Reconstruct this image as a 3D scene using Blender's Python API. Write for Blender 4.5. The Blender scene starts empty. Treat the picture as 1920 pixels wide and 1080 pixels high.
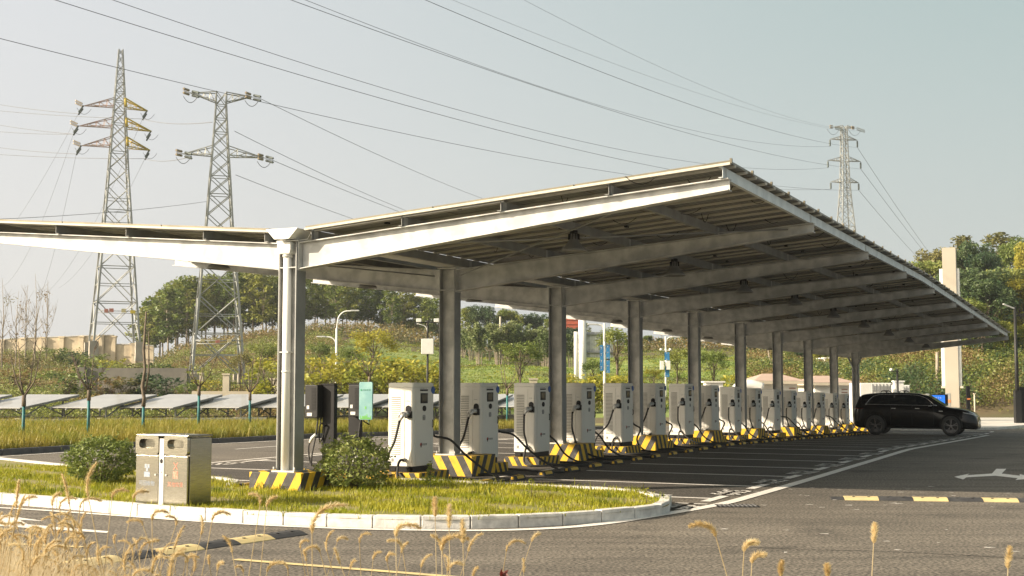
import bpy, math, random
import numpy as np
from mathutils import Vector, Matrix, Euler
R = math.radians
PI = math.pi
scn = bpy.context.scene
col = scn.collection
# ------------------------------------------------------------------ camera
F_PX, PITCH, ROLL, CZ = 2430., .07416, -.000132, 1.81
cam_d = bpy.data.cameras.new('camera'); cam = bpy.data.objects.new('camera', cam_d); col.objects.link(cam)
cam_d.sensor_width = 36.; cam_d.lens = 36. * F_PX / 1920.; cam_d.clip_start = .1; cam_d.clip_end = 6000.
cam.location = (0, 0, CZ); cam.rotation_euler = (PI / 2 + PITCH, 0, 0)
cam_d.dof.use_dof = True; cam_d.dof.focus_distance = 26.; cam_d.dof.aperture_fstop = 20.
scn.camera = cam
# ------------------------------------------------------------------ sky and sun
TH = .4382                                     # heading of the charger row
RU = Vector((math.sin(TH), math.cos(TH), 0)); PV = Vector((math.cos(TH), -math.sin(TH), 0))
C0 = Vector((-3.604, 21.174, 0)); SP = 5.5365; NF = 10
SUNV = (RU * 1.42 + PV * 1.68 + Vector((0, 0, -1)))          # direction the light travels
sun_el = math.atan2(1, math.hypot(SUNV.x, SUNV.y)); sx, sy = -SUNV.x, -SUNV.y
w = bpy.data.worlds.new('World'); scn.world = w; w.use_nodes = True
nt = w.node_tree; nt.nodes.clear()
sky = nt.nodes.new('ShaderNodeTexSky'); sky.sky_type = 'NISHITA'; sky.sun_disc = False
sky.sun_elevation = sun_el; sky.sun_rotation = math.atan2(sx, sy)
sky.air_density = 1.2; sky.dust_density = 6.; sky.ozone_density = 1.5; sky.altitude = 50
hs = nt.nodes.new('ShaderNodeHueSaturation'); hs.inputs['Saturation'].default_value = .45
mx = nt.nodes.new('ShaderNodeMix'); mx.data_type = 'RGBA'; mx.inputs[0].default_value = .5
mx.inputs[7].default_value = (5.75, 5.95, 5.8, 1)            # thin even overcast over the whole sky
bg = nt.nodes.new('ShaderNodeBackground'); bg.inputs[1].default_value = .075
wo = nt.nodes.new('ShaderNodeOutputWorld')
L = nt.links.new
mx.inputs[0].default_value = .8
_tc = nt.nodes.new('ShaderNodeTexCoord'); _sp = nt.nodes.new('ShaderNodeSeparateXYZ'); nt.links.new(_tc.outputs['Generated'], _sp.inputs[0])
def _mr(o, a, b_):
    m_ = nt.nodes.new('ShaderNodeMapRange'); m_.inputs[1].default_value = a; m_.inputs[2].default_value = b_; m_.interpolation_type = 'SMOOTHSTEP'; nt.links.new(o, m_.inputs[0]); return m_.outputs[0]
def _mc(f, a, b_):
    q = nt.nodes.new('ShaderNodeMix'); q.data_type = 'RGBA'; nt.links.new(f, q.inputs[0])
    for s_, v_ in ((6, a), (7, b_)):
        if isinstance(v_, tuple): q.inputs[s_].default_value = (*[c_ / (1.93 * .075) for c_ in v_], 1)
        else: nt.links.new(v_, q.inputs[s_])
    return q.outputs[2]
_fx = _mr(_sp.outputs[0], -.45, .45); _fz = _mr(_sp.outputs[2], .0, .36); _fu = _mr(_sp.outputs[2], .3, .95)
_g = _mc(_fz, _mc(_fx, (.87, .86, .84), (.68, .72, .70)), _mc(_fx, (.80, .82, .85), (.45, .585, .57)))
_g = _mc(_fu, _g, (.24, .31, .35))
_dt = nt.nodes.new('ShaderNodeVectorMath'); _dt.operation = 'DOT_PRODUCT'; nt.links.new(_tc.outputs['Generated'], _dt.inputs[0]); _dt.inputs[1].default_value = tuple(-SUNV.normalized())
_g = _mc(_mr(_dt.outputs['Value'], .45, 1.), _g, (3.6, 3.1, 2.3))      # hazy aureole round the sun behind the camera, added as fill for shaded faces
nt.links.new(_g, mx.inputs[7])
L(sky.outputs[0], hs.inputs['Color']); L(hs.outputs[0], mx.inputs[6]); L(mx.outputs[2], bg.inputs[0]); L(bg.outputs[0], wo.inputs[0])
sd = bpy.data.lights.new('sun', 'SUN'); sd.energy = 5.; sd.angle = R(.6); sd.color = (1., .85, .66)
so = bpy.data.objects.new('sun', sd); col.objects.link(so)
so.rotation_euler = SUNV.to_track_quat('-Z', 'Y').to_euler()
scn.view_settings.view_transform = 'Standard'; scn.view_settings.look = 'None'
scn.view_settings.exposure = .96; scn.view_settings.gamma = 1.
rng = np.random.default_rng(7); rnd = random.Random(5)
# ------------------------------------------------------------------ ground model and placing helpers
def zg(x, y):
    u = (x - C0.x) * RU.x + (y - C0.y) * RU.y
    return -.0194 * max(0., min(u, 48.) - 19.9)
def zu(u): return -.0194 * max(0., min(u, 48.) - 19.9)
def uv(x, y): return ((x - C0.x) * RU.x + (y - C0.y) * RU.y, (x - C0.x) * PV.x + (y - C0.y) * PV.y)
def W(u, v, z=0.): p = C0 + RU * u + PV * v; return Vector((p.x, p.y, z + zu(u)))
def ray(px, py):
    a = (px - 960) / F_PX; b = -(py - 540) / F_PX
    return Vector((a, math.cos(PITCH) - b * math.sin(PITCH), math.sin(PITCH) + b * math.cos(PITCH)))
def G(px, py, h=0.):
    d = ray(px, py); t = (h - CZ) / d.z
    for _ in range(50): t = (zg(d.x * t, d.y * t) + h - CZ) / d.z
    return Vector((d.x * t, d.y * t, zg(d.x * t, d.y * t) + h))
def at(px, py, Y): d = ray(px, py); t = Y / d.y; return Vector((d.x * t, Y, CZ + d.z * t))
RID = [(-900, 620), (0, 648), (150, 660), (240, 684), (300, 684), (345, 660), (480, 642), (600, 622), (700, 632), (800, 645), (870, 664), (1060, 668), (1200, 655), (1400, 658), (1560, 655), (1650, 630), (1750, 600), (1850, 590), (1920, 585), (3000, 560)]
def T(x, y):
    b = zg(x, y) - .04
    if y < 60: return b
    px = 960 + F_PX * x / y
    k = min(1., max(0., (px - 1560) / 140.))
    Y0 = 74 + 14 * k; Y1 = 176 - 36 * k
    yr = np.interp(px, [a for a, _ in RID], [c for _, c in RID])
    zr = CZ + (720.6 - yr) * Y1 / F_PX
    s = min(1., max(0., (y - Y0) / (Y1 - Y0)))
    s = s ** .92
    if k > 0: s = s + k * .10 * math.sin(s * PI)
    z = b + (zr - b) * s
    z += .35 * s * (math.sin(x * .31 + y * .11) + math.sin(x * .13 - y * .23))
    return z
# ------------------------------------------------------------------ tagging
def tag(o, label=None, cat=None, group=None, kind=None):
    if label: o['label'] = label
    if cat: o['category'] = cat
    if group: o['group'] = group
    if kind: o['kind'] = kind
    return o
def thing(name, label, cat, loc=(0, 0, 0), rz=0., group=None):
    o = bpy.data.objects.new(name, None); o.empty_display_size = .2; col.objects.link(o)
    o.location = loc; o.rotation_euler = (0, 0, rz)
    return tag(o, label, cat, group)
def copy_tree(o, parent=None):
    c = o.copy(); col.objects.link(c)
    if parent is not None: c.parent = parent
    for ch in list(o.children): copy_tree(ch, c)
    return c
ORD = ['first', 'second', 'third', 'fourth', 'fifth', 'sixth', 'seventh', 'eighth', 'ninth', 'tenth', 'eleventh', 'twelfth', 'thirteenth', 'fourteenth', 'fifteenth', 'sixteenth', 'seventeenth', 'eighteenth', 'nineteenth', 'twentieth']
for _t in ('twenty', 'thirty', 'forty', 'fifty'):
    if len(ORD) > 20: ORD.append({'thirty': 'thirtieth', 'forty': 'fortieth', 'fifty': 'fiftieth'}[_t])
    for _k in range(9): ORD.append(_t + ' ' + ORD[_k])
# ------------------------------------------------------------------ materials
def P(name, c1, c2=None, scale=4., rough=.6, metal=0., bump=0., bscale=60., lo=.35, hi=.65, coat=0., spec=.5, detail=5., stretch=None, rrough=None):
    m = bpy.data.materials.new(name); m.use_nodes = True; n = m.node_tree; b = n.nodes['Principled BSDF']; l = n.links.new
    b.inputs['Roughness'].default_value = rough; b.inputs['Metallic'].default_value = metal
    b.inputs['Coat Weight'].default_value = coat; b.inputs['Specular IOR Level'].default_value = spec
    tc = n.nodes.new('ShaderNodeTexCoord'); src = tc.outputs['Object']
    if stretch:
        mp = n.nodes.new('ShaderNodeMapping'); mp.inputs['Scale'].default_value = stretch; l(src, mp.inputs[0]); src = mp.outputs[0]
    if c2 is None: b.inputs['Base Color'].default_value = (*c1, 1)
    else:
        t = n.nodes.new('ShaderNodeTexNoise'); t.inputs['Scale'].default_value = scale; t.inputs['Detail'].default_value = detail; l(src, t.inputs['Vector'])
        r = n.nodes.new('ShaderNodeValToRGB'); r.color_ramp.elements[0].position = lo; r.color_ramp.elements[1].position = hi
        r.color_ramp.elements[0].color = (*c1, 1); r.color_ramp.elements[1].color = (*c2, 1)
        l(t.outputs[0], r.inputs[0]); l(r.outputs[0], b.inputs['Base Color'])
        if rrough:
            mr = n.nodes.new('ShaderNodeMapRange'); mr.inputs[3].default_value = rrough[0]; mr.inputs[4].default_value = rrough[1]
            l(t.outputs[0], mr.inputs[0]); l(mr.outputs[0], b.inputs['Roughness'])
    if bump:
        t2 = n.nodes.new('ShaderNodeTexNoise'); t2.inputs['Scale'].default_value = bscale; t2.inputs['Detail'].default_value = 3; l(src, t2.inputs['Vector'])
        bp = n.nodes.new('ShaderNodeBump'); bp.inputs['Strength'].default_value = bump; bp.inputs['Distance'].default_value = .02
        l(t2.outputs[0], bp.inputs['Height']); l(bp.outputs[0], b.inputs['Normal'])
    return m
def leafmat(name, c1, c2, c3=None, scale=1.5, trans=.3):
    m = bpy.data.materials.new(name); m.use_nodes = True; n = m.node_tree; b = n.nodes['Principled BSDF']; l = n.links.new
    b.inputs['Roughness'].default_value = .5; b.inputs['Specular IOR Level'].default_value = .35
    tc = n.nodes.new('ShaderNodeTexCoord'); oi = n.nodes.new('ShaderNodeObjectInfo')
    t = n.nodes.new('ShaderNodeTexNoise'); t.inputs['Scale'].default_value = scale; t.inputs['Detail'].default_value = 6; t.inputs['Roughness'].default_value = .7
    va = n.nodes.new('ShaderNodeVectorMath'); l(tc.outputs['Object'], va.inputs[0]); l(oi.outputs['Random'], va.inputs[1]); va.operation = 'ADD'
    l(va.outputs[0], t.inputs['Vector'])
    ad = n.nodes.new('ShaderNodeMath'); ad.operation = 'MULTIPLY_ADD'; ad.inputs[1].default_value = .25; l(oi.outputs['Random'], ad.inputs[0]); l(t.outputs[0], ad.inputs[2])
    r = n.nodes.new('ShaderNodeValToRGB'); e = r.color_ramp.elements
    e[0].position = .40; e[1].position = .74; e[0].color = (*c1, 1); e[1].color = (*(c3 or c2), 1)
    k = e.new(.56); k.color = (*c2, 1)
    l(ad.outputs[0], r.inputs[0]); l(r.outputs[0], b.inputs['Base Color'])
    tr = n.nodes.new('ShaderNodeBsdfTranslucent'); l(r.outputs[0], tr.inputs[0])
    mi = n.nodes.new('ShaderNodeMixShader'); mi.inputs[0].default_value = trans
    l(b.outputs[0], mi.inputs[1]); l(tr.outputs[0], mi.inputs[2]); l(mi.outputs[0], n.nodes['Material Output'].inputs[0])
    return m
def stripemat(name, a, bb, yellow=(.72, .44, .015), dark=(.035, .034, .032), per=.34):
    # s = .62 z + a v + b u, alternate bands of paint with scuffs
    m = P(name, yellow, rough=.6, bump=.15, bscale=90); n = m.node_tree; l = n.links.new; b = n.nodes['Principled BSDF']
    tc = n.nodes['Texture Coordinate']; s = n.nodes.new('ShaderNodeSeparateXYZ'); l(tc.outputs['Object'], s.inputs[0])
    d = n.nodes.new('ShaderNodeVectorMath'); d.operation = 'DOT_PRODUCT'; l(tc.outputs['Object'], d.inputs[0]); d.inputs[1].default_value = (a, bb, .55)
    mo = n.nodes.new('ShaderNodeMath'); mo.operation = 'DIVIDE'; l(d.outputs['Value'], mo.inputs[0]); mo.inputs[1].default_value = per
    fr = n.nodes.new('ShaderNodeMath'); fr.operation = 'FRACT'; l(mo.outputs[0], fr.inputs[0])
    gt = n.nodes.new('ShaderNodeMath'); gt.operation = 'GREATER_THAN'; l(fr.outputs[0], gt.inputs[0]); gt.inputs[1].default_value = .5
    nz = n.nodes.new('ShaderNodeTexNoise'); nz.inputs['Scale'].default_value = 9; nz.inputs['Detail'].default_value = 8; l(tc.outputs['Object'], nz.inputs[0])
    c1 = n.nodes.new('ShaderNodeValToRGB'); c1.color_ramp.elements[0].color = (yellow[0] * .75, yellow[1] * .72, .02, 1); c1.color_ramp.elements[1].color = (*yellow, 1)
    c1.color_ramp.elements[0].position = .3; c1.color_ramp.elements[1].position = .5; l(nz.outputs[0], c1.inputs[0])
    c2 = n.nodes.new('ShaderNodeValToRGB'); c2.color_ramp.elements[0].color = (*dark, 1); c2.color_ramp.elements[1].color = (.09, .085, .08, 1)
    c2.color_ramp.elements[0].position = .5; c2.color_ramp.elements[1].position = .75; l(nz.outputs[0], c2.inputs[0])
    mi = n.nodes.new('ShaderNodeMix'); mi.data_type = 'RGBA'; l(gt.outputs[0], mi.inputs[0]); l(c2.outputs[0], mi.inputs[6]); l(c1.outputs[0], mi.inputs[7])
    l(mi.outputs[2], b.inputs['Base Color']); return m
def asphaltmat(name='asphalt', c0=(.132, .115, .092, 1)):
    m = P(name, (.1, .1, .1), rough=.85, bump=.5, bscale=70); n = m.node_tree; l = n.links.new; b = n.nodes['Principled BSDF']; tc = n.nodes['Texture Coordinate']
    def nz(s, d=4, st=None):
        t = n.nodes.new('ShaderNodeTexNoise'); t.inputs['Scale'].default_value = s; t.inputs['Detail'].default_value = d
        if st:
            mp = n.nodes.new('ShaderNodeMapping'); mp.inputs['Scale'].default_value = st; mp.inputs['Rotation'].default_value = (0, 0, TH); l(tc.outputs['Object'], mp.inputs[0]); l(mp.outputs[0], t.inputs['Vector'])
        else: l(tc.outputs['Object'], t.inputs['Vector'])
        return t
    def rp(t, a, c, p0, p1):
        r = n.nodes.new('ShaderNodeValToRGB'); r.color_ramp.elements[0].color = (a, a, a, 1); r.color_ramp.elements[1].color = (c, c, c, 1); r.color_ramp.elements[0].position = p0; r.color_ramp.elements[1].position = p1
        l(t.outputs[0], r.inputs[0]); return r
    def mul(x, y):
        q = n.nodes.new('ShaderNodeMix'); q.data_type = 'RGBA'; q.blend_type = 'MULTIPLY'; q.inputs[0].default_value = 1; l(x, q.inputs[6]); l(y, q.inputs[7]); return q.outputs[2]
    fine = rp(nz(27, 2), .42, 1.7, .40, .62); big = rp(nz(.35, 5), .82, 1.12, .35, .68); st = rp(nz(1.2, 6, (.25, 2.2, 1)), .78, 1.1, .35, .62)
    base = n.nodes.new('ShaderNodeRGB'); base.outputs[0].default_value = c0
    spot = rp(nz(.9, 7), .62, 1.0, .30, .42)
    o = mul(mul(mul(mul(base.outputs[0], spot.outputs[0]), fine.outputs[0]), big.outputs[0]), st.outputs[0]); l(o, b.inputs['Base Color']); return m
MT = {}
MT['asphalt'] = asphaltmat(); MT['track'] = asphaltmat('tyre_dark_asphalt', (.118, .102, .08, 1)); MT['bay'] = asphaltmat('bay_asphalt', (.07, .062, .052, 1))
MT['line'] = P('road_paint', (.74, .71, .66), (.46, .43, .39), scale=14, rough=.7, lo=.48, hi=.78, bump=.2, bscale=80)
MT['galv'] = P('galvanised_steel', (.53, .53, .505), (.37, .372, .36), scale=3.2, rough=.6, metal=.12, lo=.40, hi=.60, detail=8, rrough=(.42, .68))
MT['galvd'] = P('galvanised_steel_dull', (.31, .315, .305), (.23, .235, .23), scale=3, rough=.6, metal=.2, detail=7)
MT['alu'] = P('anodised_frame', (.17, .15, .105), (.12, .11, .08), scale=3, rough=.4, metal=.4)
MT['raill'] = P('rail_zinc', (.50, .48, .41), (.42, .40, .34), scale=3, rough=.5)
MT['white'] = P('white_enamel', (.74, .74, .70), (.68, .68, .64), scale=2, rough=.35)
MT['cream'] = P('cabinet_paint', (.78, .765, .71), (.72, .705, .65), scale=1.6, rough=.42, lo=.3, hi=.75, coat=.15)
MT['pvc'] = P('white_plastic', (.75, .74, .70), rough=.4)
MT['black'] = P('black_plastic', (.009, .009, .01), rough=.5, spec=.25); MT['galvb'] = P('skylit_zinc', (.66, .70, .70), (.52, .56, .57), scale=3, rough=.5, metal=.15)  # brighter zinc: sky light on the outer right purlin put into its colour
MT['rubber'] = P('black_rubber', (.022, .022, .022), (.035, .034, .033), scale=8, rough=.7)
MT['dark'] = P('dark_steel', (.018, .018, .018), rough=.5, spec=.3)
MT['slot'] = P('vent_gap', (.2, .195, .18), rough=.7)
MT['screen'] = P('screen_glass', (.05, .055, .055), rough=.15)
MT['lampgrey'] = P('lamp_grey', (.19, .19, .18), rough=.4)
MT['grey'] = P('grey_plastic', (.32, .32, .31), rough=.5)
MT['silver'] = P('silver_shell', (.62, .62, .60), rough=.3, metal=.35)
MT['blue'] = P('blue_print', (.02, .10, .38), rough=.5)
MT['red'] = P('red_print', (.45, .05, .03), rough=.5)
MT['redf'] = P('faded_red_print', (.48, .14, .08), (.42, .30, .22), scale=40, rough=.5, lo=.45, hi=.6)
MT['bluef'] = P('faded_blue_print', (.22, .28, .38), (.40, .40, .38), scale=40, rough=.5, lo=.45, hi=.6)
MT['inox'] = P('brushed_steel', (.50, .475, .40), (.40, .38, .31), scale=6, rough=.2, metal=1., stretch=(1, 1, 12), rrough=(.1, .26), bump=.04, bscale=14)
MT['granite'] = P('granite', (.66, .64, .60), (.44, .43, .41), scale=9, rough=.75, detail=9, lo=.35, hi=.72, bump=.3, bscale=40)
MT['curbd'] = P('dark_kerb_stone', (.12, .12, .125), (.17, .17, .17), scale=4, rough=.8)
MT['tanwall'] = P('tan_concrete', (.66, .56, .40), (.42, .35, .25), scale=.9, rough=.9, detail=9, lo=.35, hi=.7)
MT['conc'] = P('concrete', (.42, .38, .31), (.26, .24, .20), scale=1.1, rough=.9, detail=9, bump=.2)
MT['beige'] = P('beige_render', (.52, .46, .36), (.45, .40, .31), scale=.8, rough=.85, detail=8)
MT['pave'] = P('pale_paving', (.55, .53, .49), (.46, .44, .40), scale=.6, rough=.85)
MT['soil'] = P('scrub_soil', (.125, .085, .045), (.085, .09, .03), scale=.09, rough=.95, detail=9, lo=.4, hi=.6)
MT['green'] = P('crop_field', (.13, .19, .03), (.22, .26, .07), scale=.5, rough=.9, detail=9, lo=.4, hi=.6, stretch=(.5, 1.5, 1))
MT['turf'] = P('turf_soil', (.16, .16, .04), (.24, .20, .08), scale=1.5, rough=.95, detail=9)
MT['bark'] = P('bark', (.16, .125, .09), (.09, .07, .05), scale=6, rough=.9)
MT['palebark'] = P('pale_bark', (.36, .31, .24), (.24, .20, .15), scale=3, rough=.9)
MT['tubegreen'] = P('green_wrap', (.01, .16, .16), (.02, .10, .11), scale=9, rough=.6)
MT['stonegrey'] = P('grey_stone_wall', (.20, .185, .155), (.12, .115, .10), scale=.8, rough=.9, detail=8)
MT['tower'] = P('beige_cladding', (.37, .335, .27), (.33, .295, .235), scale=.5, rough=.7)
MT['roof'] = P('clay_tile', (.44, .33, .27), (.36, .26, .21), scale=2, rough=.8, stretch=(1, 6, 1))
MT['wallw'] = P('white_render', (.76, .75, .71), (.68, .67, .63), scale=1, rough=.8)
MT['carpaint'] = P('black_car_paint', (.003, .003, .004), rough=.14, coat=.25, spec=.3)
MT['glass'] = P('tinted_glass', (.006, .008, .010), rough=.05, coat=.5)
MT['pv'] = P('solar_cells', (.05, .06, .08), rough=.12, coat=1.)
MT['pvg'] = P('sky_grey_solar_glass', (.36, .36, .345), (.30, .30, .29), scale=.8, rough=.4, coat=.3)  # pale base colour stands in for sky reflected in the panels
MT['ins'] = P('insulator_glass', (.10, .12, .11), rough=.3)
MT['insr'] = P('tan_insulator', (.30, .24, .16), rough=.4)
MT['pyl'] = P('galvanised_lattice', (.34, .35, .33), (.24, .25, .24), scale=.4, rough=.6, metal=.2)
MT['pylr'] = P('faded_red_paint', (.38, .22, .18), (.30, .25, .21), scale=.8, rough=.7)
MT['pyly'] = P('yellow_paint', (.58, .42, .03), (.45, .33, .05), scale=.8, rough=.6)
MT['wire'] = P('conductor', (.05, .055, .06), rough=.6)
MT['wiref'] = P('pale_conductor', (.13, .135, .14), rough=.6)
MT['sa'] = stripemat('hazard_paint_backslash', 1., -1.)
MT['sb'] = stripemat('hazard_paint_slash', -1., -1.)
MT['sc'] = stripemat('hazard_paint_chevron', -1., 1.)
MT['sa2'] = stripemat('hazard_paint_fine', 1., -1., per=.24)
MT['sc2'] = stripemat('hazard_paint_fine_slash', -1., 1., per=.24)
MT['ylw'] = P('yellow_insert', (.68, .42, .02), (.5, .31, .03), scale=20, rough=.5)
MT['hy'] = P('hump_yellow', (.66, .52, .24), (.52, .42, .22), scale=5, rough=.7, bump=.2)
MT['hk'] = P('hump_black', (.03, .03, .033), (.055, .055, .056), scale=5, rough=.75, bump=.2)
MT['straw'] = leafmat('dry_straw', (.42, .32, .17), (.54, .43, .25), (.66, .56, .38), scale=3, trans=.35)
MT['seed'] = leafmat('foxtail_bristle', (.48, .35, .16), (.62, .48, .25), (.76, .64, .4), scale=30, trans=.5)
MT['grass'] = leafmat('grass_blade', (.09, .17, .006), (.24, .28, .008), (.38, .36, .03), scale=1.1, trans=.4)
MT['grass2'] = leafmat('tall_grass_blade', (.06, .12, .01), (.17, .20, .015), (.31, .26, .045), scale=.7, trans=.4)
MT['lf_bush'] = leafmat('privet_leaf', (.08, .12, .022), (.18, .23, .05), (.32, .33, .11), scale=8)
MT['lf_dark'] = leafmat('dark_leaf', (.022, .05, .024), (.048, .09, .036), (.10, .14, .05), scale=.5)
MT['lf_mid'] = leafmat('mid_leaf', (.06, .10, .02), (.14, .19, .04), (.24, .26, .06), scale=.6)
MT['lf_yel'] = leafmat('yellow_green_leaf', (.13, .16, .02), (.26, .28, .03), (.40, .36, .05), scale=1.2, trans=.4)
MT['lf_grove'] = leafmat('grove_leaf', (.05, .09, .02), (.13, .18, .03), (.25, .26, .05), scale=.35)
MT['lf_bamboo'] = leafmat('bamboo_leaf', (.08, .12, .04), (.16, .21, .075), (.25, .28, .12), scale=.35)
MT['lf_scrub'] = leafmat('scrub_leaf', (.08, .09, .025), (.15, .15, .045), (.21, .19, .06), scale=.5)
MT['lf_brown'] = leafmat('dry_scrub', (.13, .085, .04), (.19, .125, .055), (.25, .19, .07), scale=.6)
MT['lf_crop'] = leafmat('crop_leaf', (.10, .17, .02), (.19, .26, .045), (.28, .30, .07), scale=.2)
MT['lf_red'] = leafmat('red_leaf', (.10, .015, .01), (.16, .03, .02), None, scale=5)
# ------------------------------------------------------------------ mesh builder
class MB:
    def __init__(s): s.v = []; s.f = []; s.m = []; s.sm = []
    def poly(s, pts, m=0): b = len(s.v); s.v += [tuple(p) for p in pts]; s.f.append(tuple(range(b, b + len(pts)))); s.m.append(m); s.sm.append(False)
    def box(s, c, d, rz=0., m=0, M=None):
        if M is None: M = Matrix.Translation(Vector(c)) @ Matrix.Rotation(rz, 4, 'Z')
        b = len(s.v); h = [x / 2 for x in d]
        for X in (-1, 1):
            for Y in (-1, 1):
                for Z in (-1, 1): s.v.append(tuple(M @ Vector((X * h[0], Y * h[1], Z * h[2]))))
        for f in ((0, 1, 3, 2), (4, 6, 7, 5), (0, 4, 5, 1), (2, 3, 7, 6), (0, 2, 6, 4), (1, 5, 7, 3)): s.f.append(tuple(b + i for i in f)); s.m.append(m); s.sm.append(False)
        return s
    def hexa(s, p, m=0):   # 8 corners: bottom loop 4 then top loop 4
        b = len(s.v); s.v += [tuple(q) for q in p]
        for f in ((3, 2, 1, 0), (4, 5, 6, 7), (0, 1, 5, 4), (1, 2, 6, 5), (2, 3, 7, 6), (3, 0, 4, 7)): s.f.append(tuple(b + i for i in f)); s.m.append(m); s.sm.append(False)
        return s
    def beam(s, a, c, w, h, m=0, up=(0, 0, 1)):
        a = Vector(a); c = Vector(c); d = c - a; l = d.length; d.normalize(); x = d.cross(Vector(up))
        if x.length < 1e-4: x = d.cross(Vector((1, 0, 0)))
        x.normalize(); z = x.cross(d); M = Matrix((x, d, z)).transposed().to_4x4(); M.translation = (a + c) / 2
        return s.box(None, (w, l, h), m=m, M=M)
    def tube(s, pts, rad, n=8, m=0, cap=True, smooth=True):
        pts = [Vector(p) for p in pts]; N = len(pts)
        if not hasattr(rad, '__len__'): rad = [rad] * N
        b = len(s.v); ref = None
        for i, p in enumerate(pts):
            d = (pts[min(i + 1, N - 1)] - pts[max(i - 1, 0)]).normalized()
            if ref is None: ref = d.orthogonal().normalized()
            x = (ref - d * ref.dot(d)); x = x.normalized() if x.length > 1e-5 else d.orthogonal().normalized(); ref = x; y = d.cross(x)
            for k in range(n): a = 2 * PI * k / n; s.v.append(tuple(p + (x * math.cos(a) + y * math.sin(a)) * rad[i]))
        for i in range(N - 1):
            for k in range(n): s.f.append((b + i * n + k, b + i * n + (k + 1) % n, b + (i + 1) * n + (k + 1) % n, b + (i + 1) * n + k)); s.m.append(m); s.sm.append(smooth)
        if cap:
            s.f.append(tuple(b + k for k in reversed(range(n)))); s.m.append(m); s.sm.append(False)
            s.f.append(tuple(b + (N - 1) * n + k for k in range(n))); s.m.append(m); s.sm.append(False)
        return s
    def extr(s, poly, axis, a, c, m=0):   # extrude 2-D polygon (other two axes, in order) along an axis from a to c
        o = [i for i in range(3) if i != axis]; b = len(s.v); n = len(poly)
        for t in (a, c):
            for q in poly: p = [0, 0, 0]; p[axis] = t; p[o[0]] = q[0]; p[o[1]] = q[1]; s.v.append(tuple(p))
        s.f.append(tuple(b + i for i in range(n))); s.f.append(tuple(b + n + i for i in reversed(range(n)))); s.m += [m, m]; s.sm += [False, False]
        for i in range(n): s.f.append((b + i, b + n + i, b + n + (i + 1) % n, b + (i + 1) % n)); s.m.append(m); s.sm.append(False)
        return s
    def build(s, name, mats, parent=None, bevel=0, seg=2, loc=None):
        me = bpy.data.meshes.new(name); me.from_pydata(s.v, [], s.f)
        if not isinstance(mats, (list, tuple)): mats = [mats]
        for x in mats: me.materials.append(MT[x] if isinstance(x, str) else x)
        me.polygons.foreach_set('material_index', s.m); me.polygons.foreach_set('use_smooth', s.sm); me.update()
        o = bpy.data.objects.new(name, me); col.objects.link(o)
        if parent is not None: o.parent = parent
        if loc is not None: o.location = loc
        if bevel:
            md = o.modifiers.new('bevel', 'BEVEL'); md.width = bevel; md.segments = seg; md.limit_method = 'ANGLE'; md.angle_limit = R(50)
        return o
def rrect(w, h, r, n=5):
    out = []
    for cx, cy, a0 in ((w / 2 - r, h / 2 - r, 0), (-w / 2 + r, h / 2 - r, 90), (-w / 2 + r, -h / 2 + r, 180), (w / 2 - r, -h / 2 + r, 270)):
        for i in range(n + 1): a = R(a0 + 90 * i / n); out.append((cx + r * math.cos(a), cy + r * math.sin(a)))
    return out
def npmesh(name, V, Fc, mats, fm=None, smooth=False):       # V (n,3); Fc (k,3|4)
    me = bpy.data.meshes.new(name); k = Fc.shape[1]
    me.vertices.add(len(V)); me.vertices.foreach_set('co', V.astype(np.float32).ravel())
    me.loops.add(Fc.size); me.loops.foreach_set('vertex_index', Fc.astype(np.int32).ravel())
    me.polygons.add(len(Fc)); me.polygons.foreach_set('loop_start', np.arange(0, Fc.size, k, dtype=np.int32)); me.polygons.foreach_set('loop_total', np.full(len(Fc), k, dtype=np.int32))
    if not isinstance(mats, (list, tuple)): mats = [mats]
    for x in mats: me.materials.append(MT[x])
    if fm is not None: me.polygons.foreach_set('material_index', fm.astype(np.int32))
    me.update(calc_edges=True); me.validate(); return me
def leaves(name, pts, size, mats, asp=.55, up=.35, fm=None, jit=.35, droop=0.):
    n = len(pts); a = rng.normal(size=(n, 3)); a /= np.linalg.norm(a, axis=1)[:, None]
    a[:, 2] = a[:, 2] * .6 - droop; a /= np.linalg.norm(a, axis=1)[:, None]
    nn = rng.normal(size=(n, 3)); nn[:, 2] += up * 2; b = np.cross(nn, a); b /= np.linalg.norm(b, axis=1)[:, None]
    s = (size * (1 + jit * rng.normal(size=n)).clip(.4, 1.9))[:, None]
    V = np.stack([pts - a * s * .5, pts + b * s * asp * .5 - a * s * .05, pts + a * s * .5, pts - b * s * asp * .5 - a * s * .05], 1).reshape(-1, 3)
    return npmesh(name, V, np.arange(n * 4).reshape(-1, 4), mats, fm)
def ball(n, c, r, shell=.55):
    d = rng.normal(size=(n, 3)); d /= np.linalg.norm(d, axis=1)[:, None]
    rad = shell + (1 - shell) * rng.random(n) ** .7
    return np.array(c) + d * rad[:, None] * np.array(r)
def link(me, name, parent=None, loc=None, rz=0., sc=None):
    o = bpy.data.objects.new(name, me); col.objects.link(o)
    if parent is not None: o.parent = parent
    if loc is not None: o.location = loc
    o.rotation_euler = (0, 0, rz)
    if sc is not None: o.scale = sc
    return o
def sheet(name, polyw, mat, kind='structure', dz=.004):
    mb = MB(); mb.poly([(p[0], p[1], p[2] + dz) for p in polyw]); o = mb.build(name, mat); return tag(o, kind=kind)
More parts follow.
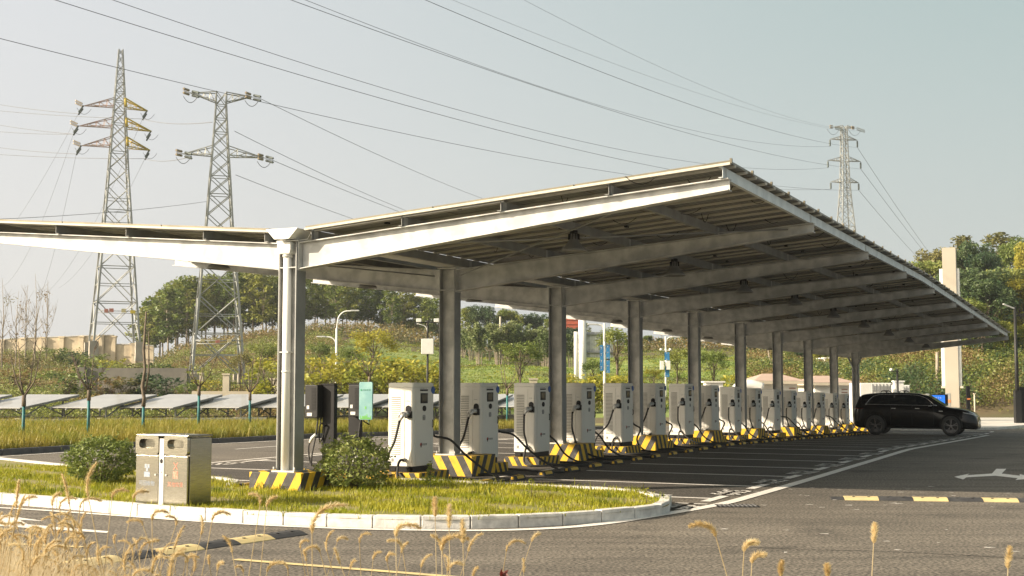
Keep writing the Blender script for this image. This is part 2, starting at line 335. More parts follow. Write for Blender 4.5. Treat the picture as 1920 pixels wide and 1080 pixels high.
def spline(pts, n=12):
    pts = [Vector(p) for p in pts]; P_ = [pts[0] * 2 - pts[1]] + pts + [pts[-1] * 2 - pts[-2]]; out = []
    for i in range(1, len(P_) - 2):
        a, b, c, d = P_[i - 1:i + 3]
        for k in range(n): t = k / n; out.append(.5 * ((2 * b) + (c - a) * t + (2 * a - 5 * b + 4 * c - d) * t * t + (3 * b - a - 3 * c + d) * t ** 3))
    out.append(pts[-1]); return out
# ================================================================== GROUND
def ground():
    A = np.linspace(-1.25, 1.25, 210); Y = np.concatenate([np.arange(1, 30, 1.5), np.arange(30, 76, 1.6), np.arange(76, 200, 2.6), np.geomspace(204, 3500, 22)])
    V = []; 
    for y in Y:
        for a in A: V.append((a * y, y, T(a * y, y)))
    n = len(A); Fc = []; fm = []
    for j in range(len(Y) - 1):
        for i in range(n - 1):
            Fc.append((j * n + i, j * n + i + 1, (j + 1) * n + i + 1, (j + 1) * n + i))
            px = 960 + F_PX * (A[i] + A[i + 1]) / 2; y = Y[j]; m = 0
            if 74 < y < 190 and 620 < px < 1420:
                s = (y - 74) / 110
                if .02 < s < .75 + .1 * math.sin(px * .03) and not (px < 820 and s > .55 and px < 640): m = 1
            fm.append(m)
    me = npmesh('terrain', np.array(V), np.array(Fc), ['soil', 'green'], np.array(fm)); me.polygons.foreach_set('use_smooth', [True] * len(me.polygons))
    tag(link(me, 'terrain'), kind='structure')
ground()
VB = [(-60, -13.6), (4, -13.6), (8, -13.75), (12, -13.6), (16, -12.9), (22, -12.1), (32, -11.7), (52, -11.7), (90, -11.7)]
def vb(u): return float(np.interp(u, [a for a, _ in VB], [b for _, b in VB]))
def uvgrid(name, us, vlo, vhi, nv, z, mat, dz=0.):
    V = []; Fc = []
    for u in us:
        for k in range(nv + 1):
            t = k / nv; v = vlo(u) * (1 - t) + vhi(u) * t; V.append(tuple(W(u, v, z)))
    for j in range(len(us) - 1):
        for k in range(nv): a = j * (nv + 1) + k; Fc.append((a, a + 1, a + nv + 2, a + nv + 1))
    V = np.array(V); return tag(link(npmesh(name, V, np.array(Fc), mat), name), kind='structure')
us = list(np.arange(-34, 56.1, 1.))
uvgrid('asphalt', us, vb, lambda u: 46., 30, 0., 'asphalt')
def _lo(u): return -6.3
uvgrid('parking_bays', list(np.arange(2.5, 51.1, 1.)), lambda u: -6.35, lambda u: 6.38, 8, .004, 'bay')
uvgrid('grass_strip', us + [60, 70, 80], lambda u: vb(u) - 60, lambda u: vb(u) - .12, 24, .10, 'turf')
# kerb along the grass strip: stones with joints
def kerb(path, w, h, mat, seg=1.0, name='kerb', z0=0., gap=.012, bevel=.012):
    mb = MB(); d = [0]
    for i in range(1, len(path)): d.append(d[-1] + (path[i] - path[i - 1]).length)
    Lg = d[-1]; n = max(1, int(Lg / seg)); xs = [p.x for p in path]; ys = [p.y for p in path]
    def q(t):
        t = min(max(t, 0), Lg); x = np.interp(t, d, xs); y = np.interp(t, d, ys); e = .05; x2 = np.interp(min(t + e, Lg), d, xs); y2 = np.interp(min(t + e, Lg), d, ys); x1 = np.interp(max(t - e, 0), d, xs); y1 = np.interp(max(t - e, 0), d, ys)
        tt = Vector((x2 - x1, y2 - y1, 0)).normalized(); return Vector((x, y, 0)), Vector((-tt.y, tt.x, 0))
    for i in range(n):
        a, na = q(i * Lg / n + gap / 2); b, nb = q((i + 1) * Lg / n - gap / 2); j = rnd.uniform(-.004, .004)
        def c(p, nrm, o, z): r = p + nrm * o; return (r.x, r.y, zg(r.x, r.y) + z)
        mb.hexa([c(a, na, 0, z0 - .05), c(b, nb, 0, z0 - .05), c(b, nb, w, z0 - .05), c(a, na, w, z0 - .05), c(a, na, 0, h + j), c(b, nb, 0, h + j), c(b, nb, w, h + j), c(a, na, w, h + j)])
    return tag(mb.build(name, mat, bevel=bevel), kind='structure')
kerb([W(u, vb(u)) for u in np.arange(-30, 56, 1.)], .14, .15, 'curbd', 1.)
# ---- island
near_px = [(-420, 925), (-200, 930), (0, 945), (130, 955), (250, 967), (380, 976), (500, 983), (620, 988), (730, 991), (850, 992), (1000, 988), (1100, 982), (1180, 975), (1228, 969)]
near = [G(*p) for p in near_px]
tip = G(1253, 962)
back = [W(1.15, 5.95), W(2.05, 5.15), W(2.25, 4.2), W(2.32, 3.2), W(2.5, 2.2), W(2.65, 1.2), W(2.6, .6)]
backl = [W(1.35, -.8), W(.6, -.95), W(.15, -.9), W(.2, -1.25), W(1.35, -2.2), W(2.3, -5.4), W(3.6, -9), W(5.5, -13.5)]
npath = spline(near + [tip + Vector((-.02, -.12, 0)), G(1257, 953), G(1253, 946), back[0]], 5)
kerb(npath, .15, .16, 'granite', .62)
kerb(spline(back, 5), .15, .15, 'granite', .9, gap=.01)
kerb(spline(backl[3:], 4), .15, .15, 'granite', .9, gap=.01)
isl = [Vector(p) for p in npath] + back[1:] + backl
mbi = MB(); n = len(isl)
import mathutils.geometry as mg
tri = mg.tessellate_polygon([[Vector((p.x, p.y, 0)) for p in isl]])
mbi.v = [(p.x, p.y, .115) for p in isl]
for t in tri: mbi.f.append(tuple(t)); mbi.m.append(0); mbi.sm.append(False)
tag(mbi.build('island_soil', 'turf'), kind='structure')
def inside(x, y, poly):
    c = False; j = len(poly) - 1
    for i in range(len(poly)):
        xi, yi, xj, yj = poly[i].x, poly[i].y, poly[j].x, poly[j].y
        if (yi > y) != (yj > y) and x < (xj - xi) * (y - yi) / (yj - yi) + xi: c = not c
        j = i
    return c
# blades of grass: curved tapering strips of two quads
def blades(name, pts, h, wd, mat, lean=.5, hj=.4):
    n = len(pts); a = rng.random(n) * 2 * PI; d = np.stack([np.cos(a), np.sin(a), 0 * a], 1); e = np.stack([-np.sin(a), np.cos(a), 0 * a], 1)
    hh = (h * (1 + hj * rng.normal(size=n)).clip(.3, 2))[:, None]; ln = (lean * rng.random(n))[:, None]; ww = (wd * (.6 + .8 * rng.random(n)))[:, None]; up = np.array([[0, 0, 1.]])
    m = pts + up * hh * .55 + d * hh * ln * .3; t = pts + up * hh * (1 - .25 * ln) + d * hh * ln
    V = np.stack([pts - e * ww, pts + e * ww, m + e * ww * .7, m - e * ww * .7, t, t + e * .001], 1).reshape(-1, 3); b = np.arange(n)[:, None] * 6
    Fc = np.concatenate([b + np.array([[0, 1, 2, 3]]), b + np.array([[3, 2, 5, 4]])]); return npmesh(name, V, Fc, mat)
xs = [p.x for p in isl]; ys = [p.y for p in isl]; pts = []
islg = [Vector(p) for p in isl]
ring = [(p.x, p.y) for p in npath]
while len(pts) < 62000:
    x = rnd.uniform(-13, max(xs)); y = rnd.uniform(min(ys), 27)
    if not inside(x, y, isl): continue
    dd = min((x - a) ** 2 + (y - b) ** 2 for a, b in ring[::3]) if y < 22 else 9
    if dd < .028: continue
    k = math.sin(x * 2.1 + 1) * math.sin(y * 2.7) + .6 * math.sin(x * 5.3 + y * 4.1)
    if rnd.random() > .50 + .48 * k: continue
    if (x + 4.9) ** 2 / .5 + (y - 20.9) ** 2 / .06 < 1 and rnd.random() < .9: continue
    pts.append((x, y, .11))
pts = np.array(pts)
tf = np.array([p for p in pts if math.sin(p[0] * 3.7) * math.sin(p[1] * 4.3 + p[0]) > .45]); tf = tf[rng.random(len(tf)) < .35]
tag(link(blades('grass_tufts', tf, .12, .006, 'grass2', 1.1), 'grass_tufts'), kind='stuff', label='scattered taller darker tufts among the short island grass', cat='grass')
tag(link(blades('island_grass', pts, .058, .006, 'grass', .9), 'island_grass'), kind='stuff', label='short yellow green grass covering the kerbed island around the bins', cat='grass')
pts = []
while len(pts) < 90000:
    u = rnd.uniform(-2, 46); dv = rnd.random() ** 1.3 * 19; v = vb(u) - .16 - dv
    p = W(u, v, .1); px = 960 + F_PX * p.x / p.y
    if px < -60 or px > 1080: continue
    if rnd.random() > .6 + .4 * math.sin(p.x * .8) * math.sin(p.y * .5 + p.x * .3): continue
    pts.append(tuple(p))
pts = np.array(pts)
tag(link(blades('grass_strip_blades', pts, .25, .013, 'grass2', .9, .6), 'tall_grass'), kind='stuff', label='tall yellow and green grass behind the dark kerb below the solar panels', cat='grass')
# ---- pale pavement and kerb on the far right
pv = [W(50.5, -11), W(50.5, 4.2), W(47.2, 6.9), W(47.5, 9.5), W(51.5, 12.5), W(60, 20), W(90, 60), W(140, 60), W(75, 6), W(66, -11)]
mbp = MB()
q0 = [G(1560, 806), G(1700, 806), G(1834, 806), G(1862, 806), G(1900, 802), G(1960, 799), G(2300, 792)]
q1 = [G(x, 782.5) for x in (1540, 1690, 1835, 1880, 1930, 1990, 2300)]
for i in range(len(q0) - 1): mbp.poly([q0[i] + Vector((0, 0, .12)), q0[i + 1] + Vector((0, 0, .12)), q1[i + 1] + Vector((0, 0, .12)), q1[i] + Vector((0, 0, .12))])
tag(mbp.build('pavement', 'pave'), kind='structure')
kerb([p for p in q0], -.2, .135, 'granite', 1.2, z0=-.02)
# far retaining strip at foot of the hedge
mbp = MB()
q2 = [G(x, 785) for x in (1820, 1880, 1930, 1990, 2300)]
for i in range(len(q2) - 1):
    a, b = q2[i], q2[i + 1]; mbp.hexa([a, b, b + Vector((0, .5, 0)), a + Vector((0, .5, 0)), a + Vector((0, 0, .42)), b + Vector((0, 0, .42)), b + Vector((0, .5, .42)), a + Vector((0, .5, .42))])
tag(mbp.build('low_kerb_wall', 'conc'), 'low concrete kerb wall at the foot of the corn hedge right of the car', 'wall')
# ================================================================== ROAD MARKINGS
def ribbon(name, pts, wd, mat='line', n=8, dz=.009):
    p = spline(pts, n); mb = MB(); Lf = []; Rt = []
    if not hasattr(wd, '__len__'): wd = [wd, wd]
    for i, q in enumerate(p):
        t = (p[min(i + 1, len(p) - 1)] - p[max(i - 1, 0)]); t.z = 0; t.normalize(); nr = Vector((-t.y, t.x, 0)); k = i / (len(p) - 1); ww = np.interp(k, np.linspace(0, 1, len(wd)), wd) / 2
        a = q + nr * ww; b = q - nr * ww; Lf.append((a.x, a.y, zg(a.x, a.y) + dz)); Rt.append((b.x, b.y, zg(b.x, b.y) + dz))
    for i in range(len(p) - 1): mb.poly([Lf[i], Lf[i + 1], Rt[i + 1], Rt[i]])
    return tag(mb.build(name, mat), kind='structure')
ribbon('road_edge_line', [G(*p) for p in [(-260, 944), (0, 953), (200, 966), (400, 980), (620, 991), (850, 995.5), (1000, 993), (1120, 984)]] + [G(1250, 964), W(1.6, 6.72), W(3.4, 6.78), W(6.6, 6.82), W(12, 6.84), W(19.2, 6.85), W(32, 6.85), W(44, 6.8)], [.12, .12, .12, .17, .2, .2, .2, .2, .2])
def rect(mb, u0, u1, v0, v1, z=.009): mb.poly([W(u0, v0, z), W(u0, v1, z), W(u1, v1, z), W(u1, v0, z)])
BAY = 2.69
mb = MB()
for k in range(-1, 19):
    u = 2.45 + BAY * k
    if k >= 0:
        v0 = 3.4 if k == 0 else 2.05
        for j in range(4): rect(mb, u - .07, u + .07, v0 + (6.3 - v0) * j / 4, v0 + (6.3 - v0) * (j + 1) / 4)
        rect(mb, u - .55, u + .55, 6.3, 6.46)
        rect(mb, u - .6, u + .6, 1.15, 1.25)
    for j in range(3): rect(mb, u - .07, u + .07, -6.3 + 1.5 * j, -4.8 + 1.5 * j)
    rect(mb, u - .5, u + .5, -6.46, -6.3)
tag(mb.build('bay_lines', 'line'), kind='structure')
mb = MB(); DG = {'0': 'abcdef', '1': 'bc', '2': 'abged', '3': 'abgcd', '4': 'fgbc', '5': 'afgcd', '6': 'afgedc', '7': 'abc', '8': 'abcdefg', '9': 'abcdfg'}
SEG = {'a': (0, 1, 1, 1), 'b': (1, 1, 1, .5), 'c': (1, .5, 1, 0), 'd': (0, 0, 1, 0), 'e': (0, 0, 0, .5), 'f': (0, .5, 0, 1), 'g': (0, .5, 1, .5)}
def number(txt, u, v, cw=.20, ch=.42, sgn=1, th=.085):
    for i, c in enumerate(txt):
        for sgm in DG[c]:
            x0, y0, x1, y1 = SEG[sgm]; U0 = u + sgn * ((i - len(txt) / 2) * (cw + .14) + cw * min(x0, x1)); U1 = u + sgn * ((i - len(txt) / 2) * (cw + .14) + cw * max(x0, x1))
            V0 = v - sgn * ch * (1 - min(y0, y1)); V1 = v - sgn * ch * (1 - max(y0, y1)); V0, V1 = sorted((V0, V1)); U0, U1 = sorted((U0, U1))
            rect(mb, U0 - th / 2, U1 + th / 2, V0 - th / 2, V1 + th / 2)
for k in range(0, 17): number('%03d' % (k + 1), 2.45 + BAY * (k - .5), 6.5, sgn=1)
for k in range(0, 12): number('%03d' % (k + 21), 2.45 + BAY * (k - .5), -6.5, sgn=-1)
tag(mb.build('bay_numbers', 'line'), kind='structure')
ribbon('left_edge_line', [W(-3, -7.3), W(0, -7.0), W(4, -6.85), W(8, -6.8), W(30, -6.8), W(48, -6.8)], .14)
ribbon('kerb_side_line', [W(u, vb(u) + .5) for u in (-20, 0, 6, 12, 16, 22, 32, 50)], .12)
mb = MB()
for k in range(9): rect(mb, -6 + k * 6, -3.4 + k * 6, -10.2, -10.1)
tag(mb.build('centre_dashes', 'line'), kind='structure')
# foreground left markings
ribbon('short_line', [G(-120, 1010), G(0, 1019), G(155, 1027)], .11, 'hy')
ribbon('yellow_line', [G(440, 1050), G(640, 1066), G(860, 1084), G(1100, 1106)], .11, 'hy')
def pxpoly(name, pl, mat='line'): return sheet(name, [G(*p) for p in pl], mat, dz=.006)
pxpoly('lane_arrow', [(-40, 962), (22, 969), (84, 978), (36, 975), (52, 984), (205, 997), (200, 1000), (44, 990), (20, 988), (-60, 984)])
pxpoly('turn_arrow', [(1789, 894.5), (1818, 888.5), (1813, 891.6), (1860, 888.4), (1868, 879.5), (1887, 879.5), (1878, 888.5), (1912, 892.5), (1912, 889.5), (1945, 897), (1904, 900.5), (1908, 897.2), (1866, 892.5), (1812, 895.6), (1806, 899.6)])
# storm drain
dr = thing('drain_grate', 'dark slotted drain grate set in the asphalt outside the curved white line', 'drain', G(1382, 949)); mb = MB(); mb.box((0, 0, .004), (.62, .42, .012)); mb.build('grate_frame', 'dark', dr)
mb = MB()
for k in range(9): mb.box((-.26 + k * .065, 0, .013), (.02, .34, .012))
mb.build('grate_bars', 'curbd', dr)
# stained asphalt scraps
mb = MB()
for _ in range(60):
    px = rnd.uniform(1350, 1900); py = rnd.uniform(905, 1040) if rnd.random() < .3 else rnd.uniform(915, 950); p = G(px, py); a = rnd.uniform(.01, .05)
    mb.poly([p + Vector((a * math.cos(t) * 1.8, a * math.sin(t) * .8, .0055)) for t in sorted(rnd.uniform(0, 2 * PI) for _ in range(5))])
tag(mb.build('old_paint_flecks', 'line'), kind='structure')
ribbon('asphalt_joint', [G(1085, 1016), G(1300, 1022), G(1500, 1030), G(1700, 1036), G(2000, 1052)], [.012, .022, .018, .03], 'bay', dz=.004)
# ================================================================== SPEED HUMPS
def hump(a, b, n, label, first):
    a = G(*a); b = G(*b); d = (b - a); Lh = d.length; d.normalize(); rz = math.atan2(d.y, d.x)
    t = thing('speed_hump', label, 'speed hump', a, rz, 'rubber speed humps on the asphalt'); s = Lh / n; wd = .36
    prof = [(-wd / 2, 0), (-wd / 2, .008), (-wd * .3, .036), (-.05, .05), (.05, .05), (wd * .3, .036), (wd / 2, .008), (wd / 2, 0)]
    for i in range(n):
        mb = MB(); mb.extr(prof, 0, i * s + .003, (i + 1) * s - .003)
        mm = ['hy', 'hk'][(i + first) % 2]
        o = mb.build('hump_section', [mm], t); tag(o, ['yellow section', 'black section'][(i + first) % 2])
        mb = MB()
        for q in (.28, .72): mb.tube([(i * s + q * s, -.06, .046), (i * s + q * s, -.06, .053)], .022, 8); mb.tube([(i * s + q * s + .05, .07, .046), (i * s + q * s + .05, .07, .051)], .018, 8)
        mb.build('bolt', 'dark', o)
    mb = MB(); mb.extr([(-wd / 2 * .8, 0), (-wd / 2 * .8, .01), (0, .04), (wd / 2 * .8, .01), (wd / 2 * .8, 0)], 0, -.2, -.003); mb.build('end_cap', 'hk', t)
hump((1582, 936), (2040, 942), 7, 'black and yellow speed hump lying across the road at the right edge', 0)
hump((128, 1062), (556, 1001), 6, 'black and yellow speed hump slanting across the road in front of the bins', 0)
# ================================================================== CARPORT  (local frame: x = across, y = along, z)
cp = thing('solar_carport', 'long open butterfly carport of grey steel frames roofed with solar panels', 'carport', C0, -TH)
def bt(v): return 4.13 + .0795 * (abs(v) - .36)            # beam top
def bb(v): return 3.71 + .1165 * (abs(v) - .36)            # beam bottom
VR, VL = 7.36, -7.02
PUR = [.46, 2.14, 3.86, 5.6, 7.3]; PURL = [-.46, -1.72, -3.4, -5.02, -6.75]
def column():
    mb = MB()
    for s in (-1, 1): mb.box((s * .165, 0, 2.27), (.018, .27, 3.72), m=1)  # flanges take the darker steel: their shade is put into the colour
    mb.box((0, 0, 2.265), (.312, .012, 3.71)); mb.box((0, 0, .412), (.44, .40, .024)); mb.box((0, 0, 4.145), (.42, .30, .02))
    for z in (3.71,):
        mb.box((0, .075, z), (.31, .11, .016)); mb.box((0, -.075, z), (.31, .11, .016))
    for s in (-1, 1):
        for k in (-1, 1): mb.tube([(s * .2, k * .16, .42), (s * .2, k * .16, .48)], .014, 6)
    return mb
def beam(v1):
    s = 1 if v1 > 0 else -1; v0 = .178; a = abs(v1); mb = MB()
    def X(v): return s * v
    z = lambda v: (bb(v), bt(v))
    p = [(X(v0 + .03), z(v0)[0] + .012), (X(a), z(a)[0] + .01), (X(a), z(a)[1] - .012), (X(v0 + .03), z(v0)[1] - .012)]
    mb.extr(p if s > 0 else p[::-1], 1, -.005, .005)
    for f, th in ((0, .014), (1, .014)):
        za, zb = z(v0)[f], z(a)[f]; q = [(X(v0 + .02), za - th / 2), (X(a), zb - th / 2), (X(a), zb + th / 2), (X(v0 + .02), za + th / 2)]
        mb.extr(q if s > 0 else q[::-1], 1, -.1, .1)
    mb.hexa([(X(v0), -.11, bb(v0) - .03), (X(v0 + .018), -.11, bb(v0) - .03), (X(v0 + .018), .11, bb(v0) - .03), (X(v0), .11, bb(v0) - .03), (X(v0), -.11, bt(v0) + .015), (X(v0 + .018), -.11, bt(v0) + .015), (X(v0 + .018), .11, bt(v0) + .015), (X(v0), .11, bt(v0) + .015)])
    for q in (PUR if s > 0 else PURL): mb.box((q, 0, bt(q) + .085), (.008, .11, .14))
    return mb
c_me = column().build('column', ['galv', 'galvd'], cp); c_me.location = (0, 0, 0)
br_me = beam(VR).build('beam', 'galv', cp); bl_me = beam(VL).build('beam', 'galv', cp)
def cc(o, loc, parent=None, rz=None):
    c = o.copy(); col.objects.link(c); c.location = loc
    if parent is not None: c.parent = parent
    if rz is not None: c.rotation_euler = (0, 0, rz)
    return c
for i in range(1, NF):
    u = i * SP; z = zu(u)
    for o in (c_me, br_me, bl_me): cc(o, (0, u, z))
UE = (NF - 1) * SP
def longbar(prof, name, mat, u0=-.14, u1=UE + .3, m=0):      # profile in (x,z) swept along the sloping row
    us_ = [u0, 19.9] + [u1]; mb = MB(); n = len(prof); b = []
    for u in us_:
        b.append(len(mb.v)); mb.v += [(p[0], u, p[1] + zu(u)) for p in prof]
    for j in range(len(us_) - 1):
        for i in range(n): mb.f.append((b[j] + i, b[j] + (i + 1) % n, b[j + 1] + (i + 1) % n, b[j + 1] + i)); mb.m.append(0); mb.sm.append(False)
    mb.f.append(tuple(b[0] + i for i in reversed(range(n)))); mb.f.append(tuple(b[-1] + i for i in range(n))); mb.m += [0, 0]; mb.sm += [False, False]
    return mb.build(name, mat, cp)
for v in PUR + PURL:
    z = bt(v) + .012; h = .155; s = 1 if v > 0 else -1; t = .007
    o_ = -s
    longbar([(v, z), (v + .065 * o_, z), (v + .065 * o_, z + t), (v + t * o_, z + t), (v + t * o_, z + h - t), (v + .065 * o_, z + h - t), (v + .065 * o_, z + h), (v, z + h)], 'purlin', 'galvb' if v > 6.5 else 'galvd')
# gutter: open trapezoid with end cap, over the columns
g = longbar([(-.30, 4.325), (-.135, 4.17), (.135, 4.17), (.30, 4.325), (.285, 4.325), (.13, 4.185), (-.13, 4.185), (-.285, 4.325)], 'gutter', 'white', -.30, UE + .3)
mb = MB(); mb.extr([(-.31, 4.33), (-.14, 4.16), (.14, 4.16), (.31, 4.33)], 1, -.315, -.30); mb.build('gutter_end_cap', 'white', cp)
def downpipe(u, z0, off):
    z = zu(u)
    mb = MB(); mb.tube([(off, u - .085, z0 + z), (off, u - .085, 3.93 + z)], .068, 20); mb.tube([(off, u - .085, 3.88 + z), (off, u - .085, 3.95 + z)], .082, 20); mb.tube([(off, u - .085, 2.0 + z), (off, u - .085, 2.03 + z)], .075, 20)
    o = mb.build('downpipe', 'pvc', cp)
    mb = MB(); mb.hexa([(off - .10, u - .18, 3.93 + z), (off + .10, u - .18, 3.93 + z), (off + .10, u - .012, 3.93 + z), (off - .10, u - .012, 3.93 + z), (off - .13, u - .20, 3.99 + z), (off + .13, u - .20, 3.99 + z), (off + .13, u - .012, 3.99 + z), (off - .13, u - .012, 3.99 + z)])
    mb.hexa([(off - .13, u - .20, 3.99 + z), (off + .13, u - .20, 3.99 + z), (off + .13, u - .012, 3.99 + z), (off - .13, u - .012, 3.99 + z), (off - .13, u - .20, 4.12 + z), (off + .13, u - .20, 4.12 + z), (off + .13, u - .012, 4.12 + z), (off - .13, u - .012, 4.12 + z)]); mb.build('rain_head', 'pvc', o, bevel=.006)
    mb = MB(); mb.box((off, u - .085, 2.33 + z), (.17, .15, .02)); mb.build('pipe_clip', 'galv', o)
downpipe(0, .42, -.035)
mb = MB()   # forked legs at the last column
for s in (-1, 1): mb.tube([(s * .09, UE - .2, .4 + zu(UE)), (s * .09, UE - .2, 3.2 + zu(UE)), (s * .34, UE - .2, 3.75 + zu(UE))], .05, 8)
mb.build('forked_pipe', 'galvd', cp)
# cross bracing in the first bay
for a, b in (((.5, .05, 4.02), (6.9, SP - .05, bb(6.9) + .12)), ((.3, SP - .1, 4.0), (6.4, .05, bb(6.4) + .16)), ((-.5, .05, 4.02), (-6.6, SP - .05, bb(6.6) + .12)), ((-.3, SP - .1, 4.0), (-6.2, .05, bb(6.2) + .16))):
    mb = MB(); mb.tube([a, b], .014, 6); mb.build('brace_rod', 'galvd', cp)
# rails and panels
PW, PL, NP_ = 1.155, 2.29, 44
def pz(v): return bt(v) + .012 + .155
def rail(s):
    v0 = .36; v1 = 7.42 if s > 0 else 7.12; mb = MB(); a = [(s * v0, pz(v0)), (s * v1, pz(v1)), (s * v1, pz(v1) + .035), (s * v0, pz(v0) + .035)]
    mb.extr(a if s > 0 else a[::-1], 1, -.03, .03); return mb
PVM = P('panel_backsheet', (.20, .18, .145), rough=.55); _n = PVM.node_tree; _l = _n.links.new; _tc = _n.nodes['Texture Coordinate']
_s = _n.nodes.new('ShaderNodeSeparateXYZ'); _l(_tc.outputs['Object'], _s.inputs[0])
def _grid(o, per, th):
    d = _n.nodes.new('ShaderNodeMath'); d.operation = 'DIVIDE'; _l(o, d.inputs[0]); d.inputs[1].default_value = per
    f = _n.nodes.new('ShaderNodeMath'); f.operation = 'FRACT'; _l(d.outputs[0], f.inputs[0]); g_ = _n.nodes.new('ShaderNodeMath'); g_.operation = 'LESS_THAN'; _l(f.outputs[0], g_.inputs[0]); g_.inputs[1].default_value = th; return g_
_a = _grid(_s.outputs[0], .091, .14); _b = _grid(_s.outputs[1], .182, .09); _m = _n.nodes.new('ShaderNodeMath'); _m.operation = 'MAXIMUM'; _l(_a.outputs[0], _m.inputs[0]); _l(_b.outputs[0], _m.inputs[1])
_x = _n.nodes.new('ShaderNodeMix'); _x.data_type = 'RGBA'; _x.inputs[6].default_value = (.155, .158, .155, 1); _x.inputs[7].default_value = (.28, .275, .26, 1); _l(_m.outputs[0], _x.inputs[0]); _l(_x.outputs[2], _n.nodes['Principled BSDF'].inputs['Base Color'])
MT['pvback'] = PVM
def panel(s, k, pl):
    v0 = .36 + k * pl; v1 = v0 + pl - .02; y0, y1 = .01, PW - .01; z = lambda v: pz(v) + .036; mb = MB(); f = .032
    def Q(v, y, dz): return (s * v, y, z(v) + dz)
    fl = s < 0
    def q4(a, m): mb.poly(a[::-1] if fl else a, m)
    q4([Q(v0, y0, .004), Q(v0, y1, .004), Q(v1, y1, .004), Q(v1, y0, .004)], 0)          # underside
    q4([Q(v0, y0, f), Q(v1, y0, f), Q(v1, y1, f), Q(v0, y1, f)], 1)                       # glass
    e = .022
    for a, b, c, d in ((v0, v1, y0, y0 + e), (v0, v1, y1 - e, y1), (v0, v0 + e, y0 + e, y1 - e), (v1 - e, v1, y0 + e, y1 - e)):
        mb.hexa([Q(a, c, 0), Q(b, c, 0), Q(b, d, 0), Q(a, d, 0), Q(a, c, f + .002), Q(b, c, f + .002), Q(b, d, f + .002), Q(a, d, f + .002)], 2)
    return mb
UP0 = -.17
rl = {s: rail(s).build('rail', 'raill', cp) for s in (1, -1)}
for s in (1, -1): rl[s].location = (0, UP0, zu(UP0))
for i in range(NP_):
    for s in (1, -1):
        for off in (.27, .88):
            u = UP0 + i * PW + off
            if off > .5 and i % 2 and i > 3: continue
            cc(rl[s], (0, u, zu(u)))
PN = {}
for s in (1, -1):
    for k in range(3):
        PN[s, k] = panel(s, k, 2.355 if s > 0 else 2.25).build('solar_panel', ['pvback', 'pv', 'alu'], cp); PN[s, k].location = (0, UP0, zu(UP0))
rest = []; cnt = 6
for i in range(1, NP_):
    for s in (1, -1):
        for k in range(3):
            u = UP0 + i * PW
            if (s > 0 and i < 23) or (s < 0 and i < 10):
                cc(PN[s, k], (0, u, zu(u))); cnt += 1
            else: rest.append((PN[s, k].data, u))
mb = MB()
for me, u in rest:
    b = len(mb.v)
    mb.v += [(v.co.x, v.co.y + u, v.co.z + zu(u)) for v in me.vertices]
    for p in me.polygons: mb.f.append(tuple(b + i for i in p.vertices)); mb.m.append(p.material_index); mb.sm.append(False)
o = mb.build('farther_solar_panels', ['pvback', 'pv', 'alu'], cp); o['kind'] = 'stuff'
# panel clamps showing along the outer edges
mb = MB()
for i in range(NP_ + 1):
    u = UP0 + i * PW
    mb.box((7.43, u, pz(7.4) + .055 + zu(u)), (.03, .05, .07)); mb.box((-7.12, u, pz(7.1) + .055 + zu(u)), (.03, .05, .07))
mb.build('edge_clamps', 'alu', cp)['kind'] = 'stuff'
# cable loops and connectors under the panels
mb = MB()
for i in range(0, 34):
    for k in range(5):
        v = [1.6, 3.1, 4.4, 5.9, 6.8][k] + rnd.uniform(-.3, .3); u = UP0 + i * 1.37 + rnd.uniform(0, .8); z = pz(v) + zu(u) + .03
        if rnd.random() < .35: mb.box((v, u, z - .02), (.06, .09, .03)); continue
        a = rnd.uniform(.15, .5); dpt = rnd.uniform(.05, .16); an = rnd.uniform(0, PI)
        pts_ = [(v + a * (t - .5) * math.cos(an), u + a * (t - .5) * math.sin(an), z - dpt * 4 * t * (1 - t)) for t in np.linspace(0, 1, 8)]
        mb.tube(pts_, .006, 4, cap=False)
mb.build('panel_cables', 'black', cp)['kind'] = 'stuff'
mb = MB(); mb.tube([(-.3, -.02, 4.15), (.12, -.02, 4.16), (.3, -.02, 4.17), (.42, -.05, 4.3), (.75, -.1, pz(.75) - .01), (3.9, -.12, pz(3.9) - .015)], .011, 6); mb.tube([(-.2, -.03, 3.7), (-.2, -.03, 4.12), (-.45, -.03, 4.15), (-.5, -.05, 4.18)], .009, 6)
mb.build('conduit', 'pvc', cp)
# ---- hanging bell lamps
def bell():
    r = thing('high_bay_lamp', '-', 'lamp')
    mb = MB(); pr = [(.02, .30), (.07, .30), (.085, .20), (.10, .16), (.14, .12), (.20, .05), (.235, 0), (.225, 0), (.19, .05)]
    n = 20
    for j, (rr, zz) in enumerate(pr):
        for k in range(n): mb.v.append((rr * math.cos(2 * PI * k / n), rr * math.sin(2 * PI * k / n), zz))
    for j in range(len(pr) - 1):
        for k in range(n): mb.f.append((j * n + k, j * n + (k + 1) % n, (j + 1) * n + (k + 1) % n, (j + 1) * n + k)); mb.m.append(0); mb.sm.append(True)
    mb.build('lamp_shade', 'lampgrey', r)
    mb = MB(); mb.tube([(0, 0, .29), (0, 0, .36)], .07, 12); mb.tube([(0, 0, .36), (0, 0, .52)], .008, 5)
    for k in range(10): a = 2 * PI * k / 10; mb.box((.075 * math.cos(a), .075 * math.sin(a), .25), (.05, .006, .1), rz=a)
    mb.build('heat_sink', 'dark', r); mb = MB(); mb.tube([(0, 0, .03), (0, 0, .034)], .18, 16); mb.build('lens', 'grey', r)
    return r
b0 = bell()
